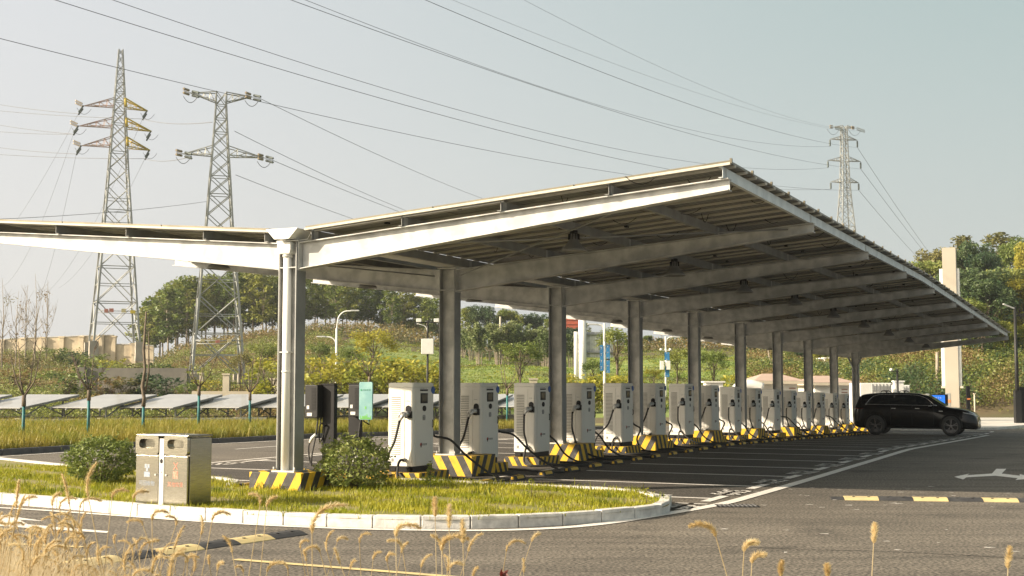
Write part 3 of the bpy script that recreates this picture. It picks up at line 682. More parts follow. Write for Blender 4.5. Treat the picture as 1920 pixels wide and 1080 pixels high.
for i in range(9):
    for s in (1, -1):
        u = 2.77 + i * SP; v = 3.85 * s if s > 0 else -3.65; b = b0 if (i == 0 and s > 0) else copy_tree(b0); b.location = W(u, v, pz(v) - .50)
        b['label'] = 'bell lamp under the %s wing of the carport roof, %s bay from near end' % ('right' if s > 0 else 'left', ORD[i]); b['group'] = 'bell lamps hanging under the carport roof'
# ================================================================== STRIPED CONCRETE BLOCKS
def block(u, v, su, sv, h, mat, label, grp):
    p = W(u, v); mb = MB(); mb.box((0, 0, h / 2), (sv, su, h)); o = mb.build('concrete_block', mat, bevel=.008); o.location = (p.x, p.y, p.z); o.rotation_euler = (0, 0, -TH)
    tag(o, label, 'concrete block', grp); return o
for i in range(NF):
    u = i * SP + .17; m = ['sb', 'sa', 'sc', 'sc', 'sc', 'sb', 'sa', 'sc', 'sc', 'sc'][i]; ln = 1.05; v = 0
    lab = 'striped concrete block at the foot of the %s carport column from the left' % ORD[i]
    if i == 0: block(u + .02, -.05, ln, 1.0, .4, 'sb', lab, 'striped blocks under the columns')
    else: block(u, .05, ln, 1.28, .4, m, lab, 'striped blocks under the columns')
# ================================================================== CHARGERS (local: x across the row, y along the row, origin at the near right foot)
CZ0, CZ1, CW, CD = .30, 1.84, .53, .78
def lettering(mb, x0, z0, n, hgt, wd, y, ax='y', gap=.35, m=0):
    for i in range(n):
        for q in range(2):
            a = x0 + i * wd * (1 + gap); zz = z0 + (q - .5) * hgt * .55
            if ax == 'y': mb.box((a, y, zz), (wd * (.9 if q else .6), .002, hgt * .22), m=m); mb.box((a + wd * (.3 if i % 2 else -.25), y - .0005, z0), (wd * .2, .002, hgt * .8), m=m)
            else: mb.box((y, a, zz), (.002, wd * (.9 if q else .6), hgt * .22), m=m); mb.box((y + .0005, a + wd * (.3 if i % 2 else -.25), z0), (.002, wd * .2, hgt * .8), m=m)
def gun(parent, x, y, z, sgn, name='connector'):            # sgn -1: on the near face, +1 on the far face
    mb = MB(); mb.extr([(x + a * .92, z + b) for a, b in rrect(.13, .24, .06)], 1, y - .012 if sgn < 0 else y, y if sgn < 0 else y + .012); mb.box((x + .02, y + sgn * .03, z - .05), (.13, .05, .13)); h = mb.build('holster', 'black', parent, bevel=.006)
    mb = MB(); mb.tube([(x + .01, y + sgn * .05, z - .03), (x - .005, y + sgn * .13, z - .035)], [.05, .042], 12); mb.tube([(x - .005, y + sgn * .12, z - .02), (x - .03, y + sgn * .17, z - .07), (x - .075, y + sgn * .19, z - .155)], [.04, .036, .026], 10); mb.tube([(x - .015, y + sgn * .15, z - .0), (x - .06, y + sgn * .20, z - .02), (x - .10, y + sgn * .20, z - .10)], [.014, .012, .014], 8)
    o = mb.build(name, 'silver', parent); mb = MB(); mb.tube([(x - .07, y + sgn * .188, z - .145), (x - .085, y + sgn * .19, z - .19)], [.027, .024], 10); mb.build('cable_gland', 'black', o)
    return Vector((x - .085, y + sgn * .19, z - .18))
def charger(variant):
    r = thing('charging_cabinet', '-', 'charging station', (0, 0, 0), -TH)
    mb = MB(); c = .05
    prof = [(-CW, 0), (-c * .5, 0), (0, c * .7), (0, CD), (-CW, CD)]
    mb.extr(prof, 2, CZ0, CZ1 - .085); o = mb.build('cabinet', 'cream', r, bevel=.006)
    mb = MB(); mb.extr([(-CW + .004, .004), (-c * .5, .004), (-.004, c * .7), (-.004, CD - .004), (-CW + .004, CD - .004)], 2, CZ1 - .083, CZ1 - .078); mb.extr([(a[0] * 1.0, a[1]) for a in prof], 2, CZ1 - .078, CZ1 - .01); mb.extr([(-CW + .02, .02), (-c, .02), (-.02, c), (-.02, CD - .02), (-CW + .02, CD - .02)], 2, CZ1 - .01, CZ1); mb.build('roof_cap', 'cream', r, bevel=.008)
    # vented service door on the near face
    mb = MB(); mb.box((-.335, -.005, 1.04), (.30, .01, 1.32), m=0)
    for k in range(30):
        z = .52 + k * .036; mb.box((-.365, -.011, z), (.19, .004, .012), m=1); mb.hexa([(-.46, -.011, z + .006), (-.27, -.011, z + .006), (-.27, -.010, z + .02), (-.46, -.010, z + .02), (-.46, -.018, z + .010), (-.27, -.018, z + .010), (-.27, -.012, z + .024), (-.46, -.012, z + .024)], m=0)
    mb.build('vent_door', ['cream', 'slot'], r)
    mb = MB(); mb.box((-.105, -.004, 1.04), (.135, .008, 1.32)); mb.build('socket_panel', 'cream', r, bevel=.002)
    mb = MB(); lettering(mb, -.145, 1.50, 5, .022, .012, -.0095); mb.build('lettering', 'grey', r)
    # front door on the right face
    mb = MB(); mb.box((.004, CD / 2 + .03, 1.0), (.008, CD - .10, 1.34)); d = mb.build('front_door', 'cream', r, bevel=.003)
    mb = MB(); mb.extr([(CD * .50 + a, 1.55 + b) for a, b in rrect(.27, .19, .01)], 0, .008, .016); s_ = mb.build('screen_bezel', 'black', d); mb = MB(); mb.box((.0175, CD * .50, 1.555), (.003, .19, .13)); mb.build('display', 'screen', s_)
    mb = MB(); mb.tube([(.008, CD * .5, 1.36), (.03, CD * .5, 1.36)], .052, 16); mb.build('emergency_button', 'black', d)
    mb = MB(); mb.extr([(CD * .5 + a, 1.19 + b) for a, b in rrect(.10, .10, .02)], 0, .008, .014); mb.tube([(.014, CD * .5, 1.19), (.028, CD * .5, 1.19)], .03, 10); mb.build('card_reader', 'grey', d)
    mb = MB(); mb.box((.009, CD * .5, 1.70), (.003, .30, .028)); mb.build('light_bar', 'black', d)
    mb = MB(); lettering(mb, CD * .5 - .13, 1.735, 9, .016, .022, .009, 'x'); mb.build('lettering', 'grey', d)
    mb = MB(); mb.tube([(.0085, CD * .36, .69), (.0105, CD * .36, .69)], .034, 14, m=0); mb.box((.011, CD * .36, .665), (.003, .03, .05), m=1); mb.box((.011, CD * .36 + .02, .70), (.003, .012, .05), m=1); mb.build('emblem', ['red', 'black'], d)
    mb = MB(); lettering(mb, CD * .44, .69, 5, .04, .032, .009, 'x', .2); mb.build('lettering', 'black', d)
    mb = MB(); mb.tube([(.006, CD - .03, 1.70), (.0115, CD - .03, 1.70)], .072, 20); mb.build('round_sticker', 'blue', r)
    mb = MB(); mb.tube([(.013, CD - .065, 1.0), (.03, CD - .065, 1.02), (.03, CD - .065, 1.12), (.013, CD - .065, 1.14)], .01, 6); mb.build('handle', 'black', d)
    mb = MB(); mb.box((-CW / 2, CD / 2, .245), (CW - .03, CD - .03, .10)); 
    for x in (-.42, -.12): mb.box((x, -.004, .245), (.12, .03, .06))
    mb.build('base_frame', 'black', r)
    g1 = gun(r, -.10, -.008, 1.30, -1); g2 = gun(r, -.10, CD + .004, 1.30, 1)
    port = Vector((-.17, -.01, .42)); port2 = Vector((-.30, CD + .01, .42))
    for p, sg in ((port, -1), (port2, 1)): mb = MB(); mb.tube([p, p + Vector((0, sg * .05, 0))], .035, 12); mb.build('cable_port', 'grey', r)
    mb = MB(); mb.box((-.44, -.012, .42), (.04, .02, .05)); mb.build('latch', 'grey', r)
    gz = .032
    A = [ # path from connector down, along the ground and back to the port
        [g1, g1 + Vector((-.08, -.03, -.35)), Vector((-.36, -.26, .55)), Vector((-.40, -.34, .25)), Vector((-.22, -.50, .06)), Vector((.15, -.62, gz)), Vector((.62, -.55, gz)), Vector((.9, -.2, gz)), Vector((.55, -.32, gz)), Vector((.1, -.42, gz)), Vector((-.1, -.38, .07)), Vector((-.23, -.16, .30)), Vector((-.22, -.10, .41)), port + Vector((0, -.05, 0))],
        [g1, g1 + Vector((0, -.01, -.35)), Vector((-.13, -.24, .6)), Vector((.0, -.32, .36)), Vector((.35, -.30, .12)), Vector((.75, -.05, gz)), Vector((1.15, .35, gz)), Vector((1.0, .7, gz)), Vector((.8, .3, gz)), Vector((.45, -.15, gz)), Vector((.1, -.4, gz)), Vector((-.12, -.34, .10)), Vector((-.18, -.14, .36)), port + Vector((0, -.05, 0))],
        [g1, g1 + Vector((-.07, -.02, -.22)), Vector((-.34, -.26, .72)), Vector((-.62, -.28, .42)), Vector((-.6, -.42, .12)), Vector((-.1, -.6, gz)), Vector((.5, -.62, gz)), Vector((.85, -.25, gz)), Vector((.5, -.25, gz)), Vector((.1, -.45, gz)), Vector((-.14, -.36, .12)), Vector((-.20, -.14, .36)), port + Vector((0, -.05, 0))],
    ][variant % 3]
    B = [
        [g2, g2 + Vector((.06, .03, -.28)), Vector((.18, CD + .35, .75)), Vector((.45, CD + .5, .45)), Vector((.85, CD + .6, .15)), Vector((1.25, CD + .4, gz)), Vector((1.45, CD + .0, gz)), Vector((1.0, CD - .1, gz)), Vector((.5, CD + .3, gz)), Vector((0, CD + .4, gz)), Vector((-.28, CD + .28, .1)), Vector((-.30, CD + .12, .36)), port2 + Vector((0, .05, 0))],
        [g2, g2 + Vector((.02, .02, -.4)), Vector((.04, CD + .26, .5)), Vector((.22, CD + .4, .2)), Vector((.55, CD + .5, gz)), Vector((1.05, CD + .75, gz)), Vector((1.25, CD + .5, gz)), Vector((.7, CD + .3, gz)), Vector((0, CD + .45, gz)), Vector((-.28, CD + .28, .1)), Vector((-.30, CD + .12, .36)), port2 + Vector((0, .05, 0))],
        [g2, g2 + Vector((.10, .02, -.35)), Vector((.10, CD + .27, .62)), Vector((-.02, CD + .34, .3)), Vector((.2, CD + .45, gz)), Vector((.8, CD + .6, gz)), Vector((1.3, CD + .3, gz)), Vector((.9, CD + .1, gz)), Vector((.2, CD + .42, gz)), Vector((-.25, CD + .32, .1)), Vector((-.30, CD + .12, .36)), port2 + Vector((0, .05, 0))],
    ][variant % 3]
    for path in (A, B):
        mb = MB(); mb.tube(spline(path, 6), .023, 8); mb.build('charging_cable', 'rubber', r)
    return r
protos = {}
UCH = [3.32 + 2.768 * k for k in range(16)]
for k, u in enumerate(UCH):
    vr = [0, 0, 1, 1, 2, 2, 1, 2, 1, 1, 0, 1, 1, 0, 1, 1][k]
    lab = 'white charging cabinet, %s from the left, %s' % (ORD[k], 'right behind a column block' if k % 2 else 'midway between two columns')
    if vr not in protos: r = protos[vr] = charger(vr)
    else: r = copy_tree(protos[vr])
    r.rotation_euler = (0, 0, -TH + rnd.uniform(-.025, .025)); r.location = W(u, .42 + rnd.uniform(-.015, .015)); r.location.z = zu(u + .4) - .0; r['label'] = lab; r['group'] = 'white charging cabinets in a row under the carport'
    block(u + .39, .42 - CW / 2, 1.16, .86 if k else 1.0, .195, 'sa2' if k in (0, 2, 5, 7) else 'sc2', 'low striped concrete pad under the %s charging cabinet' % ORD[k], 'low striped pads under the charging cabinets')
# ---- black wall-box posts behind the first column
def wallbox(u, v, board, label):
    r = thing('wallbox_post', label, 'charging post', W(u, v, .4 if u < 1.3 else 0), -TH)
    z0 = 0. if u < 1.3 else .02; H = 1.42 if u < 1.3 else 1.82; dz = H - 1.42
    mb = MB(); px_ = .0 if board else .05; mb.box((px_, 0, H / 2), (.24, .10, H)); mb.box((px_, 0, H - .01), (.26, .14, .02)); mb.build('post', 'black', r, bevel=.01)
    x = .10 if board else -.2
    mb = MB(); mb.extr([(x + a, 1.12 + dz + b) for a, b in rrect(.26, .56, .03)], 1, -.20, -.02); bx = mb.build('wall_box', 'dark', r, bevel=.012)
    mb = MB()
    for k in range(16): mb.box((x + .05, -.204, .98 + dz + k * .024), (.09, .006, .010))
    mb.build('vent', 'black', bx)
    mb = MB(); mb.box((x - .03, -.203, .90 + dz), (.10, .005, .055)); mb.box((x - .06, -.203, 1.02 + dz), (.05, .005, .06)); mb.build('sticker', 'silver', bx)
    if board:
        mb = MB(); mb.extr([(.385 + a, 1.12 + dz + b) for a, b in rrect(.27, .66, .025)], 1, -.29, -.26); bd = mb.build('sign_board', P('teal_board', (.22, .40, .39), (.14, .31, .32), scale=4, rough=.45, lo=.4, hi=.6), bx, bevel=.004)
        mb = MB(); lettering(mb, .335, 1.31 + dz, 7, .03, .018, -.292); mb.tube([(.295, -.291, 1.31 + dz), (.295, -.294, 1.31 + dz)], .017, 12); mb.build('lettering', P('board_green', (.02, .22, .12), rough=.5), bd)
        mb = MB()
        for k in range(12): h_ = rnd.uniform(.02, .09); mb.box((.28 + k * .019, -.2915, .80 + dz + h_ / 2), (.015, .002, h_))
        mb.box((.385, -.2915, 1.0 + dz), (.03, .002, .05)); mb.build('board_picture', P('board_leaf_green', (.12, .40, .08), rough=.5), bd)
    mb = MB(); mb.tube(spline([(x + .08, -.1, .85 + dz), (x + .05, -.12, .55 + dz), (x + .0, -.16, .2), (x - .02, -.14, -.1 + z0 + .14), (x - .07, -.12, .12), (x - .08, -.14, .35), (x - .02, -.12, .50), (x + .06, -.12, .56)], 6), .014, 7); mb.build('charging_cable', 'rubber', bx)
    mb = MB(); mb.tube([(x + .06, -.12, .56), (x - .02, -.13, .50), (x - .06, -.14, .42)], [.032, .028, .018], 9); mb.build('connector', 'pvc', bx)
    mb = MB(); mb.tube(spline([(x + .10, -.07, .42), (x + .10, -.10, .60), (x + .13, -.10, .74), (x + .20, -.10, .72), (x + .19, -.08, .60), (x + .13, -.08, .44)], 5), .012, 6); mb.tube([(x + .14, -.1, .85 + dz), (x + .14, -.12, .76 + dz), (x + .24, -.08, .70 + dz)], .014, 6); mb.build('cable_hook', 'black', bx)
wallbox(1.12, -.02, False, 'black wall box post just right of the first carport column')
block(2.42, -.12, .8, .9, .2, 'sa2', 'low striped concrete pad under the wall box post with the teal board', 'low striped pads under the charging cabinets')
wallbox(2.18, -.12, True, 'black wall box post with a teal sign board left of the first white cabinet')
# ================================================================== WHEEL STOPS
def wstop():
    r = thing('wheel_stop', '-', 'wheel stop', (0, 0, 0), -TH)
    mb = MB(); pr = [(-.075, 0), (-.075, .03), (-.045, .095), (.045, .095), (.075, .03), (.075, 0)]
    mb.extr(pr, 1, -.26, .26); o = mb.build('rubber_body', 'rubber', r, bevel=.008)
    mb = MB()
    def insert(y0, y1):
        n = Vector((.065, 0, .03)).normalized() * .003
        a, b = Vector((.073, 0, .034)), Vector((.048, 0, .089)); a += n; b += n
        mb.poly([(a.x, y0, a.z), (a.x, y1, a.z), (b.x, y1, b.z), (b.x, y0, b.z)])
        mb.poly([(-a.x, y1, a.z), (-a.x, y0, a.z), (-b.x, y0, b.z), (-b.x, y1, b.z)])
        mb.poly([(-.04, y0, .0985), (.04, y0, .0985), (.04, y1, .0985), (-.04, y1, .0985)])
    insert(-.17, .17); mb.poly([(-.03, -.2625, .03), (.03, -.2625, .03), (.025, -.2625, .08), (-.025, -.2625, .08)])
    mb.build('yellow_reflector', 'ylw', r); return r
ws = wstop(); k = 0
for i in range(31):
    u = 3.45 + 1.345 * i; o = ws if i == 0 else copy_tree(ws); o.location = W(u, 1.85); o.rotation_euler = (0, 0, -TH + rnd.uniform(-.06, .06)); o['group'] = 'rubber wheel stops along the bays'
    o['label'] = 'black and yellow wheel stop, %s from the left, right of the chargers' % ORD[i]
for i in range(4):
    u = -.1 + 1.345 * i + (.0 if i else .05); o = copy_tree(ws); o.location = W([1.0, 4.1, 6.4, 9.0][i], [-1.55, -1.8, -1.85, -1.85][i]); o['group'] = 'rubber wheel stops along the bays'
    o['label'] = ['black wheel stop with yellow squares left of the first column block', 'black wheel stop behind the first charging cabinet on the far side', 'black wheel stop behind the second charging cabinet on the far side', 'black wheel stop just left of the third charging cabinet pad'][i]
# ================================================================== LITTER BIN
def litter_bin():
    a = G(255, 943, .14); b = G(352, 949, .14); a.z = b.z = 0
    d = (b - a); wd = d.length; d.normalize(); rz = math.atan2(d.y, d.x)
    r = thing('litter_bin', 'twin compartment polished steel litter bin with white centre strip on the grass island', 'litter bin', (a.x, a.y, .13), rz)
    D = .46; H = .985; w2 = (wd - .10) / 2
    mb = MB(); mb.box((wd / 2, D / 2 + .02, H / 2 - .02), (wd - .01, D - .03, H - .05)); mb.build('body', 'inox', r, bevel=.01)
    mb = MB(); mb.box((wd / 2, D / 2 - .0, H - .02), (wd + .01, D + .03, .025)); mb.build('lid', 'inox', r, bevel=.008)
    mb = MB(); mb.box((wd / 2, .0, .46), (.085, .035, .92)); st = mb.build('ashtray_strip', 'white', r, bevel=.005)
    mb = MB(); mb.extr([(wd / 2 + a_, .61 + b_) for a_, b_ in rrect(.052, .064, .025)], 1, -.020, -.017); mb.build('ashtray_hole', 'black', st)
    mb = MB(); lettering(mb, wd / 2 - .012, .50, 2, .02, .018, -.0195); mb.box((wd / 2, -.019, .455), (.014, .002, .03)); mb.build('red_symbol', 'red', st)
    for i in (0, 1):
        cx = w2 / 2 + i * (w2 + .10)
        # hood with an oval opening
        mb = MB(); outer = [(cx + x, .835 + z) for x, z in rrect(w2, .27, .05, 6)]; inner = [(cx + x, .85 + z) for x, z in rrect(w2 * .70, .13, .062, 6)]
        n = len(outer); b0_ = len(mb.v)
        for y, lp in ((-.03, outer), (-.03, inner), (.02, outer), (.05, inner)): mb.v += [(p[0], y, p[1]) for p in lp]
        for k in range(n):
            k2 = (k + 1) % n
            for A_, B_ in ((0, 1), (2, 0), (1, 3)): mb.f.append((b0_ + A_ * n + k, b0_ + A_ * n + k2, b0_ + B_ * n + k2, b0_ + B_ * n + k)); mb.m.append(0); mb.sm.append(False)
        hd = mb.build('hood', 'inox', r); mb = MB(); mb.extr(inner, 1, .035, .045); mb.build('opening', P('bin_opening', (.10, .095, .08), rough=.5), hd)
        mb = MB(); mb.box((cx, -.004, .345), (w2 - .012, .03, .68)); dr_ = mb.build('door', 'inox', r, bevel=.004); tag(dr_, ['door with faded blue writing', 'door with faded red writing'][i])
        mb = MB(); mb.tube([(cx + (w2 / 2 - .05) * (1 - 2 * i), -.02, .42), (cx + (w2 / 2 - .05) * (1 - 2 * i), -.035, .42)], .014, 10); mb.build('lock', 'silver', dr_)
        # faded writing
        c = bpy.data.curves.new('txt', 'FONT'); c.body = ['可回收物', '其他垃圾'][i]; c.size = .075; c.align_x = 'CENTER'; c.extrude = .0006
        tx = bpy.data.objects.new('txt', c); col.objects.link(tx); bpy.context.view_layer.update(); dg = bpy.context.evaluated_depsgraph_get(); me = bpy.data.meshes.new_from_object(tx.evaluated_get(dg)); bpy.data.objects.remove(tx)
        mt = 'bluef' if i == 0 else 'redf'; me.materials.clear(); me.materials.append(MT[mt]); o = bpy.data.objects.new('lettering', me); col.objects.link(o); o.parent = dr_; o.rotation_euler = (PI / 2, 0, 0); o.location = (cx, -.0203, .27)
        mb = MB()
        if i:
            for s in (-1, 1): mb.beam((cx - .04 * s, -.0205, .60), (cx + .04 * s, -.0205, .50), .002, .014, up=(0, 1, 0)) if False else mb.poly([(cx - .045 * s, -.0203, .60), (cx - .03 * s, -.0203, .60), (cx + .045 * s, -.0203, .50), (cx + .03 * s, -.0203, .50)][::-s])
            mb.box((cx, -.0205, .43), (.09, .001, .10))
        else:
            for k in range(3): a_ = 2 * PI * k / 3 + .5; c_ = (cx + .03 * math.cos(a_), .52 + .03 * math.sin(a_)); mb.box((c_[0], -.0205, c_[1]), (.04, .001, .055))
            mb.box((cx, -.0205, .42), (.11, .001, .07))
        mb.build('recycling_symbol', mt, dr_)
litter_bin()
# stone
V = MB(); p = G(525, 915, .13)
for j in range(7):
    for k in range(10): th = PI * j / 6; ph = 2 * PI * k / 10; q = 1 + .22 * math.sin(3 * ph + j) + .12 * math.cos(5 * th + k); V.v.append((.085 * q * math.sin(th) * math.cos(ph), .075 * q * math.sin(th) * math.sin(ph), .07 * math.cos(th) * (1 + .1 * math.sin(k))))
for j in range(6):
    for k in range(10): V.f.append((j * 10 + k, j * 10 + (k + 1) % 10, (j + 1) * 10 + (k + 1) % 10, (j + 1) * 10 + k)); V.m.append(0); V.sm.append(False)
o = V.build('stone', P('white_stone', (.78, .77, .74), (.62, .6, .56), scale=14, rough=.8)); o.location = (p.x, p.y, .19); tag(o, 'small white stone on the grass in front of the first striped block', 'stone')
# ================================================================== ROUND BUSHES AND SMALL PLANTS
def bush(px, py, rx, rz_, label, seed):
    p = G(px, py, .12); r = thing('round_bush', label, 'bush', (p.x, p.y, .12), 0, 'clipped round bushes on the island')
    n = 5200; d = rng.normal(size=(n, 3)); d /= np.linalg.norm(d, axis=1)[:, None]; rr = .6 + .4 * rng.random(n) ** .5
    lump = 1 + .15 * np.sin(d[:, 0] * 6 + seed) * np.sin(d[:, 2] * 7) + .06 * np.sin(d[:, 1] * 11 + seed)
    pts = d * (rr * lump)[:, None] * np.array([rx, rx * .95, rz_]) + np.array([0, 0, rz_ * .93]); pts = pts[pts[:, 2] > .05]
    for _ in range(34):
        a_ = rnd.uniform(0, 2 * PI); e_ = rnd.uniform(.15, 1.3); d0 = np.array([math.cos(a_) * math.cos(e_), math.sin(a_) * math.cos(e_), math.sin(e_)]); t_ = np.linspace(.85, rnd.uniform(1.12, 1.3), 9)[:, None]
        pts = np.concatenate([pts, d0 * t_ * np.array([rx, rx, rz_]) + np.array([0, 0, rz_ * .93]) + rng.normal(size=(9, 3)) * .015])
    link(leaves('foliage', pts, .055, ['lf_bush'], asp=.48), 'foliage', r)
    mb = MB()
    for k in range(26): a = rnd.uniform(0, 2 * PI); q = rnd.uniform(.2, .8); mb.tube([(.05 * math.cos(a), .05 * math.sin(a), -.02), (.5 * rx * q * math.cos(a), .5 * rx * q * math.sin(a), rz_ * .5), (rx * q * math.cos(a + .3), rx * q * math.sin(a + .3), rz_ * (.8 + .5 * rnd.random()))], [.012, .008, .004], 5)
    mb.build('stems', 'bark', r)
bush(190, 905, .62, .40, 'round clipped green bush left of the steel litter bin', 1.)
bush(664, 915, .60, .44, 'round clipped green bush in front of the wall box posts', 4.)
def weed(px, py, h, h0, n, label, name='weed', mat='lf_yel', sz=.05):
    p = G(px, py, h0); r = thing(name, label, 'plant', (p.x, p.y, h0)); mb = MB(); mb.tube([(0, 0, 0), (.01, 0, h * .5), (0, .01, h)], [.006, .005, .003], 5); mb.build('stem', 'bark', r)
    z = rng.random(n) * h * .9 + .1 * h; a = rng.random(n) * 2 * PI; q = .05 * (1.1 - z / h) + .02; link(leaves('leaves', np.stack([np.cos(a) * q, np.sin(a) * q, z], 1), sz, [mat], asp=.35), 'leaves', r)
weed(996, 936, .30, .12, 60, 'small bright green weed by the back kerb of the island')
weed(1212, 945, .22, .14, 40, 'tiny leafy weed growing at the pointed tip of the island')
weed(806, 912, .42, .12, 55, 'leafy seedling in front of the first charging cabinet', mat='lf_mid', sz=.085)
# ================================================================== CAR  (local x forward, y to the far side, z up; origin at rear bumper on the ground)
def car():
    rw = G(1642, 815.6); d = PV.copy()
    r = thing('parked_car', 'black six seat suv with roof bars parked nose out beside the last cabinets', 'car', rw - d * .97 + RU * 0, -TH); r.location.z = zg(rw.x, rw.y) - .005; r.scale = (1, 1, 1.09)
    HW = .985; yc = HW - .02                       # near flank at y=-.0
    # stations: x, z bottom, z shoulder, z top, half width low, half width shoulder, half width top
    S = [(0.0, .42, .80, .86, .78, .80, .70), (.03, .36, .98, 1.06, .90, .90, .72), (.12, .30, 1.08, 1.30, .95, .93, .74), (.26, .27, 1.14, 1.58, .97, .95, .74), (.42, .26, 1.18, 1.64, .98, .955, .74),
         (.9, .26, 1.20, 1.69, .985, .96, .745), (1.5, .26, 1.20, 1.715, .985, .96, .75), (2.1, .26, 1.19, 1.715, .985, .96, .75), (2.7, .26, 1.18, 1.69, .985, .96, .74), (3.0, .26, 1.17, 1.64, .985, .96, .72), (3.3, .26, 1.155, 1.50, .985, .955, .70), (3.6, .26, 1.135, 1.31, .985, .95, .70),
         (3.82, .26, 1.10, 1.165, .985, .94, .72), (4.1, .27, 1.05, 1.125, .985, .93, .72), (4.5, .27, .99, 1.075, .98, .92, .70), (4.8, .26, .92, 1.01, .96, .89, .66), (5.0, .25, .84, .93, .90, .84, .62), (5.12, .25, .74, .80, .82, .78, .6), (5.19, .28, .62, .66, .72, .70, .6), (5.2, .36, .50, .52, .62, .62, .55)]
    V = []; prof = []
    for x, zb, zs, zt, wl, wsd, wt in S:
        h = zs - zb
        half = [(0, zb), (wl * .88, zb), (wl * .985, zb + .06), (wl, zb + h * .35), (wl * .995, zb + h * .62), ((wl + wsd) / 2 + .008, zb + h * .80), (wsd, zs), (wsd * .55 + wt * .45 + .03, zs + (zt - zs) * .45), (wt + .03, zs + (zt - zs) * .86), (wt * .86, zs + (zt - zs) * .985), (wt * .5, zt), (0, zt + .005)]
        full = [(-a, b) for a, b in half] + [(a, b) for a, b in half[-2:0:-1]]
        prof.append(full); V += [(x, a + yc, b) for a, b in full]
    n = len(prof[0]); mb = MB(); mb.v = V
    for j in range(len(S) - 1):
        for i in range(n): mb.f.append((j * n + i, j * n + (i + 1) % n, (j + 1) * n + (i + 1) % n, (j + 1) * n + i)); mb.m.append(0); mb.sm.append(True)
    mb.f.append(tuple(reversed(range(n)))); mb.f.append(tuple((len(S) - 1) * n + i for i in range(n))); mb.m += [0, 0]; mb.sm += [True, True]
    body = mb.build('body', 'carpaint', r); md = body.modifiers.new('s', 'SUBSURF'); md.levels = 1; md.render_levels = 2
    def side(x, z, off=.004, s=-1):                # y on the near flank for x,z
        xs_ = [q[0] for q in S]; zb, zs, zt, wl, wsd, wt = [np.interp(x, xs_, [q[k] for q in S]) for k in range(1, 7)]; h = zs - zb
        zz = [zb + h * .35, zb + h * .62, zb + h * .8, zs, zs + (zt - zs) * .45, zs + (zt - zs) * .86]; ww = [wl, wl * .995, (wl + wsd) / 2 + .008, wsd, wsd * .55 + wt * .45 + .03, wt + .03]
        return yc + s * (float(np.interp(z, zz, ww)) + off)
    DLO = [(.55, 1.225), (.86, 1.235), (3.34, 1.20), (3.42, 1.24), (3.18, 1.44), (2.86, 1.575), (2.3, 1.625), (1.4, 1.63), (1.05, 1.605), (.82, 1.51)]
    for s in (-1, 1):
        mb = MB(); top = lambda x: float(np.interp(x, [.55, .82, 1.05, 1.4, 2.3, 2.86, 3.18, 3.40], [1.24, 1.51, 1.605, 1.63, 1.625, 1.575, 1.44, 1.25])); bot = lambda x: 1.235 - .012 * x
        X = list(np.linspace(.57, 3.38, 30)); 
        for a, b in zip(X[:-1], X[1:]):
            for k in range(5):
                q = []
                for x, t in ((a, k / 5), (b, k / 5), (b, (k + 1) / 5), (a, (k + 1) / 5)): z = bot(x) + max(.005, top(x) - bot(x)) * t; q.append((x, side(x, z, .006, s), z))
                mb.poly(q if s < 0 else q[::-1])
        for i in range(len(mb.sm)): mb.sm[i] = True
        mb.build('side_window', 'glass', r)
        mb = MB(); mb.tube([(x, side(x, z, .012, s), z) for x, z in spline2(DLO + DLO[:1], 6)], .017, 5, cap=False); mb.build('window_trim', P('satin_trim', (.55, .56, .58), rough=.25, metal=.9) if s < 0 else bpy.data.materials['satin_trim'], r)
    mb = MB()      # pillars
    for x in (1.55, 2.46): mb.poly([(x - .04, side(x, 1.22, .0085), 1.22), (x + .04, side(x, 1.22, .0085), 1.22), (x + .04, side(x, 1.61, .0085), 1.61), (x - .04, side(x, 1.61, .0085), 1.61)])
    mb.build('window_pillars', 'black', r)
    mb = MB(); yy = [-.64, -.3, .3, .64]
    for a, b in zip(yy[:-1], yy[1:]): mb.poly([(3.86, yc + a * 1.05, 1.176), (3.86, yc + b * 1.05, 1.176), (3.02, yc + b * .98, 1.665), (3.02, yc + a * .98, 1.665)])
    mb.build('windscreen', P('windscreen_glass', (.03, .045, .05), rough=.03, coat=1., spec=.8), r)
    mb = MB(); mb.poly([(.08, yc - .62, 1.2), (.24, yc - .62, 1.55), (.24, yc + .62, 1.55), (.08, yc + .62, 1.2)]); mb.build('rear_window', 'glass', r)
    # wheels and arches
    for x in (.97, 4.13):
        for s in (-1, 1):
            y = yc + s * (HW - .125); mb = MB(); R_ = .40
            pr = [(.28, -.12), (.36, -.125), (.395, -.10), (.40, 0), (.395, .10), (.36, .125), (.28, .12)]; N = 32
            for k in range(N):
                a = 2 * PI * k / N
                for rr, w_ in pr: mb.v.append((x + rr * math.cos(a), y + w_, .40 + rr * math.sin(a)))
            for k in range(N):
                for q in range(len(pr) - 1): a = k * len(pr) + q; b = ((k + 1) % N) * len(pr) + q; mb.f.append((a, b, b + 1, a + 1)); mb.m.append(0); mb.sm.append(True)
            wh = mb.build('wheel', 'rubber', r); o_ = s * .105
            mb = MB()
            mb.tube([(x, y + s * .04, .40), (x, y + s * .05, .40)], .275, 28); mb.tube([(x, y + s * .1, .40), (x, y + s * .112, .40)], .06, 14)
            for k in range(5):
                a = 2 * PI * k / 5 + .3
                for da in (-.12, .12): mb.beam((x + .05 * math.cos(a + da), y + o_, .40 + .05 * math.sin(a + da)), (x + .275 * math.cos(a + da * 1.2), y + o_, .40 + .275 * math.sin(a + da * 1.2)), .026, .03, up=(0, 1, 0))
            rg = [(x + .278 * math.cos(2 * PI * k / 28), y + o_, .40 + .278 * math.sin(2 * PI * k / 28)) for k in range(29)]; mb.tube(rg, .013, 6, cap=False)
